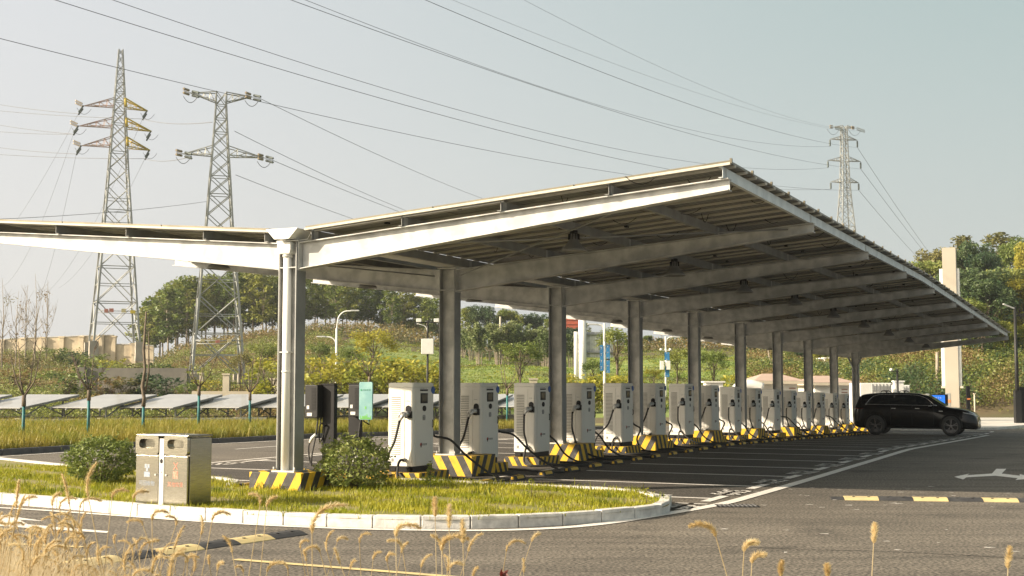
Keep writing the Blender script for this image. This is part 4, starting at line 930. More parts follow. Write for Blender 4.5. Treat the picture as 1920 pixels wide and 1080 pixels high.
            mb.build('rim', P('dark_alloy', (.20, .20, .21), rough=.25, metal=.9) if 'dark_alloy' not in bpy.data.materials else bpy.data.materials['dark_alloy'], wh)
            mb = MB(); ar = [(x + .445 * math.cos(R(t)), yc + s * (HW + .003), .41 + .445 * math.sin(R(t))) for t in range(-14, 195, 8)]; mb.tube(ar, .022, 6); 
            mb.v += []; c_ = len(mb.v); 
            mb.poly([(x + .435 * math.cos(R(t)), yc + s * (HW + .006), .41 + .435 * math.sin(R(t))) for t in range(-20, 201, 10)][::-s])
            mb.build('wheel_arch', 'black', r)
    for o in list(r.children):
        if o.name.startswith('wheel') and not o.name.startswith('wheel_arch'): o.location.y += -.045 if o.data.vertices[0].co.y < yc else .045
    # lamps, bars, plate, mirror, handles
    mb = MB(); mb.tube([(x, side(x, z, .006), z) for x, z in [(4.62, .93), (4.8, .90), (4.95, .865), (5.06, .82)]] + [(5.17, yc - .3, .77), (5.185, yc, .765)], .016, 6); mb.build('headlight_strip', P('lamp_lens', (.5, .52, .54), rough=.1, coat=1), r)
    mb = MB(); mb.box((5.195, yc, .55), (.02, .40, .13)); mb.build('number_plate', 'white', r)
    mb = MB(); mb.tube([(x, side(x, z, .006), z) for x, z in [(.45, 1.07), (.25, 1.07), (.12, 1.06)]] + [(.04, yc - .5, 1.03), (.03, yc, 1.03)], .014, 6); mb.build('tail_light', P('tail_lens', (.12, .01, .01), rough=.15, coat=1), r)
    for x in (1.28, 2.06):
        mb = MB(); mb.tube(spline([(x - .10, yc - .72, 1.69), (x - .06, yc - .72, 1.755), (x + .02, yc - .70, 1.775), (x + .12, yc - .72, 1.75), (x + .15, yc - .72, 1.70)], 5), .018, 6); mb.tube([(x + .02, yc - .70, 1.775), (x + .02, yc + .70, 1.775)], .02, 6); mb.tube(spline([(x - .10, yc + .72, 1.69), (x, yc + .72, 1.765), (x + .15, yc + .72, 1.70)], 5), .018, 6); mb.build('roof_bar', 'black', r)
    for s in (-1, 1):
        mb = MB(); q = yc + s * (HW + .12); mb.hexa([(3.22, q - .1, 1.17), (3.36, q - .1, 1.18), (3.36, q + .1, 1.18), (3.22, q + .1, 1.17), (3.20, q - .09, 1.30), (3.33, q - .09, 1.31), (3.33, q + .09, 1.31), (3.20, q + .09, 1.30)]); m_ = mb.build('mirror', 'carpaint', r, bevel=.03)
        mb = MB(); mb.box((3.30, q - s * .0, 1.19), (.12, .20, .018)); mb.build('mirror_trim', 'silver', m_)
        mb = MB()
        for x in (1.75, 2.75): mb.box((x, side(x, 1.08, .006, s), 1.08), (.18, .012, .03))
        mb.build('door_handles', bpy.data.materials['satin_trim'], r)
        mb = MB()
        for x in (1.62, 2.52, 3.42):
            mb.tube([(x, side(x, z, .003, s), z) for z in (.40, .6, .8, 1.0, 1.18)], .004, 4)
        mb.build('door_seams', 'dark', r)
    mb = MB(); mb.box((3.72, side(3.72, 1.0, .008), .98), (.16, .01, .025)); mb.build('side_badge', 'silver', r)
    mb = MB(); mb.box((2.55, yc - HW + .0, .31), (2.3, .04, .05)); mb.build('sill', 'black', r)
    mb = MB()
    for z in (.38, .44, .50): mb.box((5.155, yc, z - .06), (.05, 1.2, .02))
    mb.build('grille', 'dark', r)
def spline2(p, n): return [(q.x, q.y) for q in spline([Vector((a, b, 0)) for a, b in p], n)]
car()
# ================================================================== LATTICE PYLONS
def dist_mat(n): return n
def pylon(cx, yb, Y, label, levels, arms, rot, legr, barm, plates, matb='pyl', bay=.95):
    """levels: (image row, half width in px at depth Y); arms: dicts"""
    base = at(cx, yb, Y); r = thing('transmission_pylon', label, 'pylon', (base.x, base.y, base.z), R(rot)); k = Y / F_PX
    def zz(py): return at(cx, py, Y).z - base.z
    Lv = [(zz(p), h * k) for p, h in levels]; Lv.sort()
    mb = MB(); ht = Lv[-1][0]; zs_ = [q[0] for q in Lv]; hs_ = [q[1] for q in Lv]
    hw = lambda z: float(np.interp(z, zs_, hs_))
    # bracing levels grow with width
    L_ = [0.]; 
    while L_[-1] < ht - .5: L_.append(L_[-1] + max(1.1, hw(L_[-1]) * 2 * bay))
    L_[-1] = ht
    cor = [(-1, -1), (1, -1), (1, 1), (-1, 1)]
    for c in cor:
        for a, b in zip(L_[:-1], L_[1:]):
            ra = legr * (.55 + .45 * (1 - a / ht)); mb.tube([(c[0] * hw(a), c[1] * hw(a), a), (c[0] * hw(b), c[1] * hw(b), b)], ra, 4, cap=False, smooth=False)
    for a, b in zip(L_[:-1], L_[1:]):
        rr = legr * (.30 + .14 * (1 - a / ht)); h0, h1 = hw(a), hw(b)
        for i in range(4):
            c, d = cor[i], cor[(i + 1) % 4]; A0 = Vector((c[0] * h0, c[1] * h0, a)); B0 = Vector((d[0] * h0, d[1] * h0, a)); A1 = Vector((c[0] * h1, c[1] * h1, b)); B1 = Vector((d[0] * h1, d[1] * h1, b))
            mb.tube([A0, B1], rr, 3, cap=False, smooth=False); mb.tube([B0, A1], rr, 3, cap=False, smooth=False)
            if a > 0 and (int(a * 7) % 2 == 0 or h0 > 1.6): mb.tube([A0, B0], rr, 3, cap=False, smooth=False)
            if h0 > 1.3:
                m0 = (A0 + B1) / 2 * .5 + (B0 + A1) / 2 * .5; mb.tube([(A0 + A1) / 2, m0], rr * .8, 3, cap=False, smooth=False); mb.tube([(B0 + B1) / 2, m0], rr * .8, 3, cap=False, smooth=False)
    mb.build('lattice_tower', matb, r)
    tips = []
    for am in arms:
        z = zz(am['y']); zt = zz(am['yt']); h = hw(z); hT = hw(zt); res = []
        for s, tipx in ((-1, am['l']), (1, am['r'])):
            ztip = zz(am.get('ytip', am['y'])); t = Vector((s * tipx * k, 0, ztip)); mb = MB(); rr = legr * .34
            rt = [Vector((s * h, -h, z)), Vector((s * h, h, z)), Vector((s * hT, -hT, zt)), Vector((s * hT, hT, zt))]
            for q in rt: mb.tube([q, t], rr * 1.2, 4, cap=False, smooth=False)
            for f in (.25, .5, .75):
                p = [q.lerp(t, f) for q in rt]
                for a_, b_ in ((0, 1), (2, 3), (0, 2), (1, 3)): mb.tube([p[a_], p[b_]], rr * .7, 3, cap=False, smooth=False)
                p2 = [q.lerp(t, f - .25) for q in rt]
                for a_, b_ in ((0, 3), (1, 2), (0, 1)): mb.tube([p2[a_], p[b_]], rr * .7, 3, cap=False, smooth=False)
            if s > 0 and am.get('cr') == 'pyly': mb.tube([rt[0] + Vector((0, 0, 0)), rt[2]], rr * 4, 4); mb.tube([rt[2], t], rr * 2.0, 4); mb.tube([rt[3], t], rr * 2.0, 4)
            o = mb.build('crossarm', am.get('cr' if s > 0 else 'cl', matb), r); tag(o, {'pyly': 'yellow painted crossarm', 'pylr': 'faded red crossarm'}.get(am.get('cr' if s > 0 else 'cl'), None))
            # insulators
            if am.get('ins') == 'hang':
                mb = MB(); n_ = 9
                mb.tube([t, t + Vector((0, 0, -am['len'] * k))], .035, 4)
                for j in range(n_): zq = t.z - am['len'] * k * (.15 + .8 * j / n_); mb.tube([(t.x, t.y, zq), (t.x, t.y, zq - .10)], [.16, .10], 8)
                mb.build('insulator', 'ins', o); end = t + Vector((0, 0, -am['len'] * k))
            else:
                end = t
                for dx, dz, mt in ((-18 if s < 0 else -12, -3, 'insr'), (-12, 22, 'ins')) if am.get('ins') == 'p1' else ((-14, 3, 'insr'), (14, 10, 'ins')):
                    if s > 0 and am.get('ins') == 'p1' and mt == 'insr': continue
                    e = Vector((dx * k, -1.2, -dz * k * .9)); mb = MB(); a0 = t + e.normalized() * .2; L0 = e.length
                    for off in (-.16, .16):
                        for j in range(7): p_ = a0 + e * (.12 + .78 * j / 7) + Vector((0, 0, off)); mb.tube([p_, p_ + e.normalized() * .09], [.105, .075], 7)
                    mb.tube([t, t + e], .03, 4); mb.build('insulator', mt, o); end = t + e
                # jumper loop
                mb = MB(); w_ = 16 * k; mb.tube([t + Vector((w_ * (q - .5) * 1.6, 0, -3.2 * 4 * q * (1 - q) * (20 * k / 2) * .35 - .3)) for q in np.linspace(0, 1, 9)], .03, 4, cap=False); mb.build('jumper_wire', 'wiref', o)
            res.append(r.matrix_basis @ end if False else (Matrix.Translation(base) @ Matrix.Rotation(R(rot), 4, 'Z')) @ end)
        tips.append(res)
    for (fx, py, wpx, hpx, mt, lb) in plates:
        z = zz(py); h = hw(z); mb = MB(); mb.box((fx * h, -h - .12, z), (wpx * k, .05, hpx * k)); o = mb.build('warning_plate', mt, r); tag(o, lb)
    z = zz(plates[0][1]) if plates else 0
    if plates: mb = MB(); mb.tube([(-hw(z), -hw(z) - .06, z), (hw(z), -hw(z) - .06, z)], .05, 4); mb.tube([(-hw(z), -hw(z) - .06, z - .25), (hw(z), -hw(z) - .06, z - .25)], .04, 4); mb.build('plate_rail', matb, r)
    for c in cor: mb = MB(); mb.box((c[0] * hw(0), c[1] * hw(0), -.9), (1.0, 1.0, 2.2)); mb.build('concrete_foot', 'conc', r)
    return r, tips
MT['plr'] = P('red_plate', (.62, .18, .13), (.55, .3, .25), scale=4, rough=.6); MT['ply'] = P('yellow_plate', (.75, .55, .05), rough=.6); MT['plw'] = P('pale_plate', (.72, .62, .35), rough=.6)
p1, t1 = pylon(214, 645, 150, 'leftmost tall lattice pylon with three pairs of crossarms, the right ones yellow', [(93, 3.6), (190, 9.5), (275, 14.5), (320, 17), (430, 25), (540, 33), (645, 41)],
    [dict(y=201, yt=185, ytip=204, l=64, r=52, cl='pylr', cr='pyly', ins='p1'), dict(y=239, yt=222, ytip=242, l=72, r=60, cl='pylr', cr='pyly', ins='p1'), dict(y=275, yt=258, ytip=278, l=66, r=58, cl='pylr', cr='pyly', ins='p1')],
    24, .15, None, [(-.55, 585, 7, 7, 'plr', 'red warning plate'), (-.3, 584, 8, 7, 'plr', 'red warning plate'), (.3, 584, 8, 7, 'plw', 'pale warning plate'), (.75, 586, 9, 6, 'ply', 'yellow warning plate')])
p2, t2 = pylon(406, 706, 100, 'steel lattice pylon with a wide flat top crossarm, second from the left', [(173, 9.5), (200, 9.5), (290, 15), (345, 19), (430, 24), (540, 34), (640, 42), (706, 47)],
    [dict(y=192, yt=174, ytip=178, l=57, r=57, ins='p2'), dict(y=292, yt=275, ytip=292, l=68, r=82, ins='p2')], 17, .115, None, [(-.7, 640, 7, 5, 'plw', 'pale warning plate'), (-.05, 642, 8, 5, 'plr', 'red warning plate'), (.45, 640, 7, 5, 'plw', 'pale warning plate')], bay=.85)
p3, t3 = pylon(1590, 640, 200, 'slender far steel lattice pylon with hanging insulators behind the carport roof', [(236, 4.6), (300, 5.6), (345, 7), (380, 9), (440, 13.5), (640, 27)],
    [dict(y=240, yt=236, ytip=239, l=22, r=22), dict(y=262, yt=255, ytip=262, l=29, r=27, ins='hang', len=14), dict(y=302, yt=294, ytip=302, l=34, r=33, ins='hang', len=14), dict(y=342, yt=334, ytip=342, l=29, r=28, ins='hang', len=14)], 12, .13, None, [], bay=.9)
# extra short strings at the shoulder of the second pylon
# ================================================================== POWER LINES
def wire(a, b, mid, rad, label, mat='wire', grp='overhead power lines'):
    """a, b world ends; mid = image point the wire passes: gives the sag"""
    a = Vector(a); b = Vector(b); best = None
    if mid:
        for i in range(1, 100):
            t = i / 100; p = a.lerp(b, t); px, py = project(p)
            e = abs(px - mid[0])
            if best is None or e < best[0]: best = (e, t, p)
        t = best[1]; p = best[2]; want = at(mid[0], mid[1], p.y).z; sag = max((p.z - want) / (4 * t * (1 - t)), (a - b).length * .006)
    else: sag = (a - b).length * .02
    pts_ = [a.lerp(b, t) - Vector((0, 0, sag * 4 * t * (1 - t))) for t in np.linspace(0, 1, 40)]
    o = a.copy(); mb = MB(); mb.tube([p - o for p in pts_], rad, 5, cap=False); ob = mb.build('power_line', mat); ob.location = o; tag(ob, label, 'power line', grp)
def project(p):
    z = p.z - CZ; d = p.y * math.cos(PITCH) + z * math.sin(PITCH); v = -p.y * math.sin(PITCH) + z * math.cos(PITCH); return 960 + F_PX * p.x / d, 540 - F_PX * v / d
k3 = t3
wire(at(-60, 57, 62), t3[3][0], (560, 205), .017, 'dark power line passing lowest over the left part of the carport roof')
wire(at(60, -14, 62), t3[3][1], (640, 165), .018, 'dark power line leaving the top of the picture, first from the left')
wire(at(180, -11, 66), t3[2][0], (700, 160), .017, 'dark power line leaving the top of the picture, second from the left')
wire(at(500, -17, 66), t3[2][1], (900, 128), .017, 'dark power line, lower of the twin pair leaving the top near the middle')
wire(at(508, -26, 70), t3[1][0], (860, 108), .015, 'dark power line, upper of the twin pair leaving the top near the middle')
wire(at(770, -12, 70), t3[1][1], (1100, 126), .017, 'dark power line leaving the top just left of the middle towards the far pylon')
wire(at(820, -12, 80), t3[0][0], (1200, 138), .010, 'thin pale power line below the topmost one right of the middle', 'wiref')
wire(at(960, -12, 80), t3[0][1], (1200, 110), .010, 'thin pale topmost power line right of the middle', 'wiref')
P1 = t1; n_ = 0
for (ax, ay), (i, s), mid, lab in [((-40, 189), (0, 0), (70, 197), 'upper of the two thin lines to the top left arm of the left pylon'), ((-40, 204), (0, 1), (100, 211), 'lower thin line passing behind the top left arm of the left pylon'), ((-40, 227), (1, 0), (60, 232), 'thin line to the middle left arm of the left pylon'), ((-40, 243), (1, 0), (60, 240), 'second thin line to the middle left arm of the left pylon'), ((-40, 271), (2, 0), (60, 275), 'thin line to the lowest left arm of the left pylon'), ((-40, 287), (2, 1), (100, 291), 'thin line just below the lowest left arm of the left pylon')]:
    wire(at(ax, ay, 170), t1[i][s], mid, .028, lab, 'wiref')
wire(t1[0][1], at(398, 229, 100), (330, 226), .028, 'thin line running from the left pylon to the shoulder of the second pylon', 'wiref')
wire(t1[2][1], t2[1][0], (310, 290), .028, 'thin line linking the lowest arms of the two left pylons', 'wiref')
for a, e, mid, lab in [(t2[1][1], at(1000, 470, 300), (640, 355), 'thin line falling right from the lower arm of the second pylon'), (at(440, 246, 100), at(1000, 455, 300), (600, 325), 'thin line falling right from the shoulder of the second pylon'), (t2[0][1], at(1100, 420, 320), (700, 285), 'faint line falling right from the top arm of the second pylon'), (at(442, 328, 100), at(900, 470, 300), (600, 385), 'faint lower line falling right from the body of the second pylon')]:
    wire(a, e, mid, .022, lab, 'wiref')
for i, (a, e) in enumerate([(t1[0][0], (20, 430)), (t1[1][0], (50, 480)), (t1[2][0], (90, 520)), (t1[0][1], (130, 500)), (t1[2][1], (170, 480))]):
    wire(a, at(e[0] - 60, e[1] + 60, 260), e, .016, 'very faint slack line falling left behind the left pylon, %s from the left' % ORD[i], 'wiref')
for i, (px, py) in enumerate([(1740, 470), (1765, 500), (1720, 455)]):
    wire(t3[1 + i][1], at(px + 90, py + 110, 420), (px, py), .03, 'faint line falling right from the far pylon, %s arm from the top' % ORD[i + 1], 'wiref')
wire(at(-30, 412, 90), at(400, 376, 132), (180, 400), .02, 'thin line crossing low behind the two left pylons just above the roof edge', 'wiref')
# ================================================================== GROUND-MOUNTED SOLAR TABLES
def solar_table():
    r = thing('solar_table', '-', 'solar panel', (0, 0, 0)); A = math.atan2(.60, 4.2)
    z = lambda y: .64 + .145 * y; x0 = -3.35
    mb = MB(); mb.hexa([(x0, 0, z(0)), (0, 0, z(0)), (0, 4.2, z(4.2)), (x0, 4.2, z(4.2)), (x0, 0, z(0) + .035), (0, 0, z(0) + .035), (0, 4.2, z(4.2) + .035), (x0, 4.2, z(4.2) + .035)]); mb.build('panel_surface', 'pvg', r)
    mb = MB()
    for x in (x0 + .25, x0 + 1.2, -1.2, -.12): mb.beam((x, -.1, z(-.1) - .05), (x, 4.3, z(4.3) - .05), .06, .09)
    mb.build('rafters', 'galvd', r); mb = MB()
    for y in (.7, 3.4): mb.beam((x0 + .05, y, z(y) - .13), (-.02, y, z(y) - .13), .06, .08)
    mb.build('cross_rails', 'galvd', r)
    for x in (x0 + .4, -.35):
        mb = MB(); mb.box((x, .7, (z(.7) - .18) / 2), (.07, .07, z(.7) - .18)); mb.box((x, 3.4, (z(3.4) - .18) / 2), (.07, .07, z(3.4) - .18)); mb.beam((x, 3.4, .25), (x, 1.9, z(1.9) - .12), .05, .05); mb.beam((x, .7, .2), (x, 2.0, z(2.0) - .12), .05, .05); mb.build('braced_posts', 'galvd', r); mb = MB(); mb.box((x, 2.0, .02), (.3, 3.6, .3)); mb.build('concrete_base', 'conc', r)
    return r
st0 = solar_table(); n_ = 0
for i in range(10):
    px = [-98, 37, 192, 324, 448, 566, 680, 790, 905, 1010][i]; Y = 62.5 + i * .4; a = at(px, 765.5 - i * .3, Y); o = st0 if i == 0 else copy_tree(st0)
    zb_ = zg(a.x, Y); o.location = (a.x, Y, a.z - .66 if abs(a.z - .66 - zb_) < .6 else zb_); o.rotation_euler = (0, 0, R(-22)); o['label'] = 'tilted grey solar table on the grass behind the kerb, %s from the left' % ORD[i]; o['group'] = 'tilted solar tables standing on the grass'
mb = MB()   # long cable tray in front of the tables
a = at(-60, 790, 61); b = at(500, 786, 62.5); mb.beam(a, b, .25, .16); o = mb.build('cable_tray', 'galvd'); tag(o, 'long grey cable tray running in front of the tilted solar tables', 'cable tray')
# ================================================================== SAPLINGS IN GREEN WRAP
def sapling(px, py, h, top, label, k, dead=False):
    p = G(px, py, .08); r = thing('young_tree', label, 'tree', p, 0, 'young trees planted along the grass strip'); kx = p.y / F_PX
    mb = MB(); mb.tube([(0, 0, -.1), (0, 0, h)], [.055, .05], 8); mb.build('green_wrap', 'tubegreen', r)
    mb = MB(); hh = top
    if dead: mb.tube([(0, 0, h), (.02, 0, h + .3), (-.05, 0, h + .7), (.03, 0, h + 1.3), (-.03, 0, h + 2.0), (.03, 0, hh)], [.08, .06, .07, .045, .05, .03], 7); mb.tube([(.05, 0, h + .5), (.16, 0, h + 1.2), (.13, 0, hh - .7)], [.04, .035, .02], 6)
    else:
        mb.tube([(0, 0, h), (0, 0, h + .35)], [.07, .06], 7)
        for j in range(4 + k % 3):
            a = 2 * PI * j / 6 + k; q = rnd.uniform(.4, .8); e = Vector((q * math.cos(a), q * math.sin(a) * .6, hh * rnd.uniform(.72, 1.0))); m_ = Vector((e.x * .55, e.y * .55, h + .75)); mb.tube([(0, 0, h + .3), m_, e], [.034, .02, .006], 5)
            for _ in range(3): t = rnd.uniform(.3, .9); s_ = m_.lerp(e, t); mb.tube([s_, s_ + Vector((rnd.uniform(-.3, .3), rnd.uniform(-.2, .2), rnd.uniform(.2, .6)))], [.012, .004], 4)
    mb.build('trunk', 'bark', r)
    if not dead and k % 2: pts_ = ball(90, (0, 0, h + .9), (.75, .5, .5), .3); link(leaves('leaves', pts_, .12, ['lf_mid']), 'leaves', r)
SL = [(43, 826, 1.05, 3.5, 0), (165, 820, 1.2, 3.1, 0), (268, 813, .95, 4.3, 1), (372, 808, 1.35, 3.9, 0), (468, 804, 1.2, 3.6, 0), (692, 806, 1.9, 3.2, 0), (951, 801, 1.6, 3.9, 0)]
for k, (px, py, h, tp, dd) in enumerate(SL): sapling(px, py, h, tp, 'young %s tree with its trunk foot in green wrap, %s from the left' % ('topless dead' if dd else 'sparse branched', ORD[k]), k, bool(dd))
# ================================================================== WALLS, FENCE, TERRACES ON THE LEFT
def gpt(px, Y): x = (px - 960) / F_PX * Y; return Vector((x, Y, T(x, Y)))
w0 = thing('boundary_wall', 'weathered tan concrete boundary wall with capped pillars on the left hillside', 'wall', (0, 0, 0)); mb = MB(); mp = MB(); mc = MB()
WX = [(-60, 641, 675), (5, 637, 675), (44, 634, 672), (82, 633, 672), (117, 632, 672), (154, 630, 670), (192, 629, 668), (213, 629, 668), (214, 646, 690), (252, 646, 690), (288, 649, 695)]
for (xa, ya, yb_), (xb, y2, y3) in zip(WX[:-1], WX[1:]):
    if xb - xa < 3: continue
    Y = 152; A_, B_ = at(xa, ya, Y), at(xb, y2, Y); mb.hexa([(A_.x, Y, A_.z - 3.6), (B_.x, Y, B_.z - 3.6), (B_.x, Y + .25, B_.z - 3.6), (A_.x, Y + .25, A_.z - 3.6), (A_.x, Y, A_.z), (B_.x, Y, B_.z), (B_.x, Y + .25, B_.z), (A_.x, Y + .25, A_.z)])
    mc.beam((A_.x, Y + .12, A_.z + .05), (B_.x, Y + .12, B_.z + .05), .36, .09)
mb.build('wall_panels', 'tanwall', w0); mc.build('coping', 'granite', w0)
for xa, ya in [(5, 633), (44, 630), (82, 628), (117, 627), (154, 626), (192, 624), (214, 626), (252, 640)]:
    a = at(xa, ya, 152); mp = MB(); mp.box((a.x, 152, a.z - 2.45), (.5, .5, 4.2)); mp.box((a.x, 152, a.z - .32), (.66, .6, .18)); mp.build('pillar', 'tanwall', w0)
t_ = thing('retaining_wall', 'low grey retaining wall with end pillar under the shrubs of the left slope', 'wall', (0, 0, 0)); mb = MB()
a, b = at(155, 690, 92), at(352, 693, 92); mb.box(((a.x + b.x) / 2, 92, a.z - 1.0), (b.x - a.x, .4, 2.0)); mb.build('wall_body', 'stonegrey', t_)
mb = MB(); mb.box((a.x, 91.8, a.z - 1.0), (.5, .5, 2.2)); mb.build('pillar', 'stonegrey', t_)
t_ = thing('iron_fence', 'black iron railing fence behind the solar tables left of the carport', 'fence', (0, 0, 0)); Yf = 84
a, b = at(432, 717, Yf), at(1180, 717, Yf); mb = MB()
for z in (a.z - .05, a.z - 1.5): mb.beam((a.x, Yf, z), (b.x, Yf, z), .04, .05)
x = a.x
while x < b.x: mb.tube([(x, Yf, a.z - 1.7), (x, Yf, a.z)], .013, 4, cap=False); x += .16
mb.build('railing', 'dark', t_)
for i, px in enumerate([516, 1000]): p = at(px, 716, Yf); mb = MB(); mb.box((p.x, Yf - .1, p.z - .8), (.5, .5, 1.9)); mb.box((p.x, Yf - .1, p.z + .18), (.6, .6, .1)); tag(mb.build('fence_pillar', 'beige'), ['beige stone fence pillar just left of the first carport column', 'beige stone fence pillar between the second and third carport columns'][i], 'pillar')
p = at(425, 704, 84); mb = MB(); mb.box((p.x, 84, p.z - 1.1), (.42, .42, 2.3)); mb.box((p.x, 84, p.z + .08), (.52, .52, .10)); mb.box((p.x + .35, 84, p.z - .35), (.4, .1, .06)); tag(mb.build('stone_gate_post', 'beige'), 'tall beige stone gate post with a lamp arm under the second pylon', 'gate post')
for i, (px, yy, w_) in enumerate([(330, 700, 2.6), (395, 735, 3.6)]): p = at(px + 20, yy, 100 if i == 0 else 82); mb = MB(); mb.box((p.x, p.y, p.z - .4), (w_, .5, .9)); tag(mb.build('concrete_block_step', 'beige'), ['low beige concrete ledge beside the left foot of the second pylon', 'low beige concrete ledge in front of the iron fence'][i], 'ledge')
# ================================================================== STREET FURNITURE BEHIND
def curve_lamp(px, ytop, Y, arms, label, mat='white', r0=.07):
    b_ = gpt(px, Y); tp = at(px, ytop, Y); h = tp.z - b_.z; r = thing('street_lamp', label, 'street lamp', b_); mb = MB(); mb.tube([(0, 0, 0), (0, 0, h * .8)], [r0 * 1.3, r0], 8); mb.build('pole', mat, r)
    for s, z, ln, up in arms:
        mb = MB(); z0 = h * z; pts_ = spline([(0, 0, z0 - up), (s * ln * .12, 0, z0 - up * .35), (s * ln * .5, 0, z0 - up * .05), (s * ln, 0, z0)], 6); mb.tube(pts_, r0 * .7, 6)
        o = mb.build('arm', mat, r); mb = MB(); mb.box((s * (ln + .28), 0, z0 + .02), (.6, .22, .09)); mb.build('lamp_head', 'silver', o, bevel=.02)
    return r, h
curve_lamp(631, 583, 88, [(1, 1.0, .95, 1.4), (-1, .70, .75, .8)], 'white curved double arm street lamp seen between the first two carport columns')
r, h = curve_lamp(802, 600, 66, [], 'black camera mast with white floodlights and a white box left of the second column', 'dark', .05)
mb = MB(); mb.tube([(0, 0, h * .8), (0, 0, h)], .045, 8); mb.beam((-.45, 0, h - .12), (.45, 0, h - .12), .05, .05); mb.build('crossbar', 'dark', r)
for s in (-1, 1): mb = MB(); mb.box((s * .45, -.05, h - .02), (.26, .22, .18)); mb.build('floodlight', 'white', r, bevel=.02)
mb = MB(); mb.box((0, -.08, h - 1.35), (.62, .3, .78)); mb.build('equipment_box', 'white', r, bevel=.02)
mb = MB(); mb.tube(spline([(0, 0, h - .7), (-.1, 0, h - .35), (-.4, 0, h - .22), (-.55, 0, h - .2)], 4), .02, 6); mb.build('side_arm', 'white', r)
def banner(r, x, z0, w_, hh, n=4):
    mb = MB(); mb.box((x, -.08, z0), (w_, .02, hh)); o = mb.build('banner', 'banner', r); mb = MB()
    for k in range(n): lettering(mb, x - .03, z0 + hh * (.38 - .76 * k / max(1, n - 1)), 1, hh * .1, w_ * .4, -.093)
    mb.build('lettering', 'white', o)
MT['banner'] = P('banner_blue', (.03, .20, .42), (.02, .14, .32), scale=2, rough=.6)
r, h = curve_lamp(1133, 606, 80, [(-1, .985, .45, .5)], 'white street lamp with blue vertical banners between the third and fourth columns')
kk = 80 / F_PX; zz = lambda y: at(1133, y, 80).z - gpt(1133, 80).z
mb = MB(); mb.tube([(0, 0, h * .75), (0, 0, h)], .07, 8); mb.build('upper_pole', 'white', r)
banner(r, -.17, zz(671), .22, 48 * kk); banner(r, .22, zz(661), .22, 28 * kk, 3); banner(r, .22, zz(686), .22, 26 * kk, 3)
r, h = curve_lamp(1248, 631, 92, [(1, .99, .45, .7)], 'white street lamp with a blue banner and white boxes between the fourth and fifth columns')
kk = 92 / F_PX; zz = lambda y: at(1248, y, 92).z - gpt(1248, 92).z
mb = MB(); mb.tube([(0, 0, h * .75), (0, 0, h)], .06, 8); mb.beam((-.35, 0, zz(657)), (.3, 0, zz(657)), .05, .05); mb.build('upper_pole', 'white', r)
banner(r, .08, zz(668), .34, 15 * kk, 2); banner(r, .08, zz(697), .3, 20 * kk, 2)
for x in (-.3, .16): mb = MB(); mb.box((x, -.15, zz(685)), (.26, .25, .62)); mb.build('equipment_box', 'white', r, bevel=.01)
for x in (-.35, .3): mb = MB(); mb.tube([(x - .08, -.1, zz(655)), (x + .1, -.1, zz(656))], .08, 8); mb.build('camera', 'white', r)
curve_lamp(938, 573, 170, [], 'thin pale pole rising above the bamboo between the second and third columns', 'beige', .12)
# billboard seen from behind
r = thing('billboard', 'back of a grey ribbed billboard on a thick white post behind the third column', 'billboard', gpt(1092, 110)); kk = 110 / F_PX; b_ = gpt(1092, 110)
zb = lambda y: at(1092, y, 110).z - b_.z
mb = MB(); mb.tube([(-.0, 0, -1), (0, 0, zb(600))], .34, 12); mb.build('post', 'wallw', r); mb = MB(); mb.tube([(-.55, 0, -1), (-.55, 0, zb(622))], .17, 8); mb.build('drain_pipe', 'wallw', r)
mb = MB(); mb.box((1.2, .5, (zb(622) + zb(670)) / 2), (2.9, .12, zb(622) - zb(670))); pn = mb.build('panel', 'galv', r); mb = MB()
for k in range(7): mb.box((-.1 + k * .42, .42, (zb(622) + zb(670)) / 2), (.04, .05, zb(622) - zb(670)))
mb.build('ribs', 'white', pn); mb = MB()
for y in (626, 660): mb.tube([(-.7, .3, zb(y)), (2.6, .3, zb(y + 2))], .09, 6)
mb.build('support_rails', 'galvd', r)
mb = MB(); p = at(1076, 605, 210); mb.box((0, 0, 0), (2.6, 3, 2.4)); 
for k in range(4): mb.box((0, -1.55, -1 + k * .7), (2.7, .08, .1))
o = mb.build('red_building_top', P('red_cladding', (.45, .10, .05), (.36, .09, .05), scale=2, rough=.8)); o.location = p; tag(o, 'distant red building top right behind the third column', 'building')
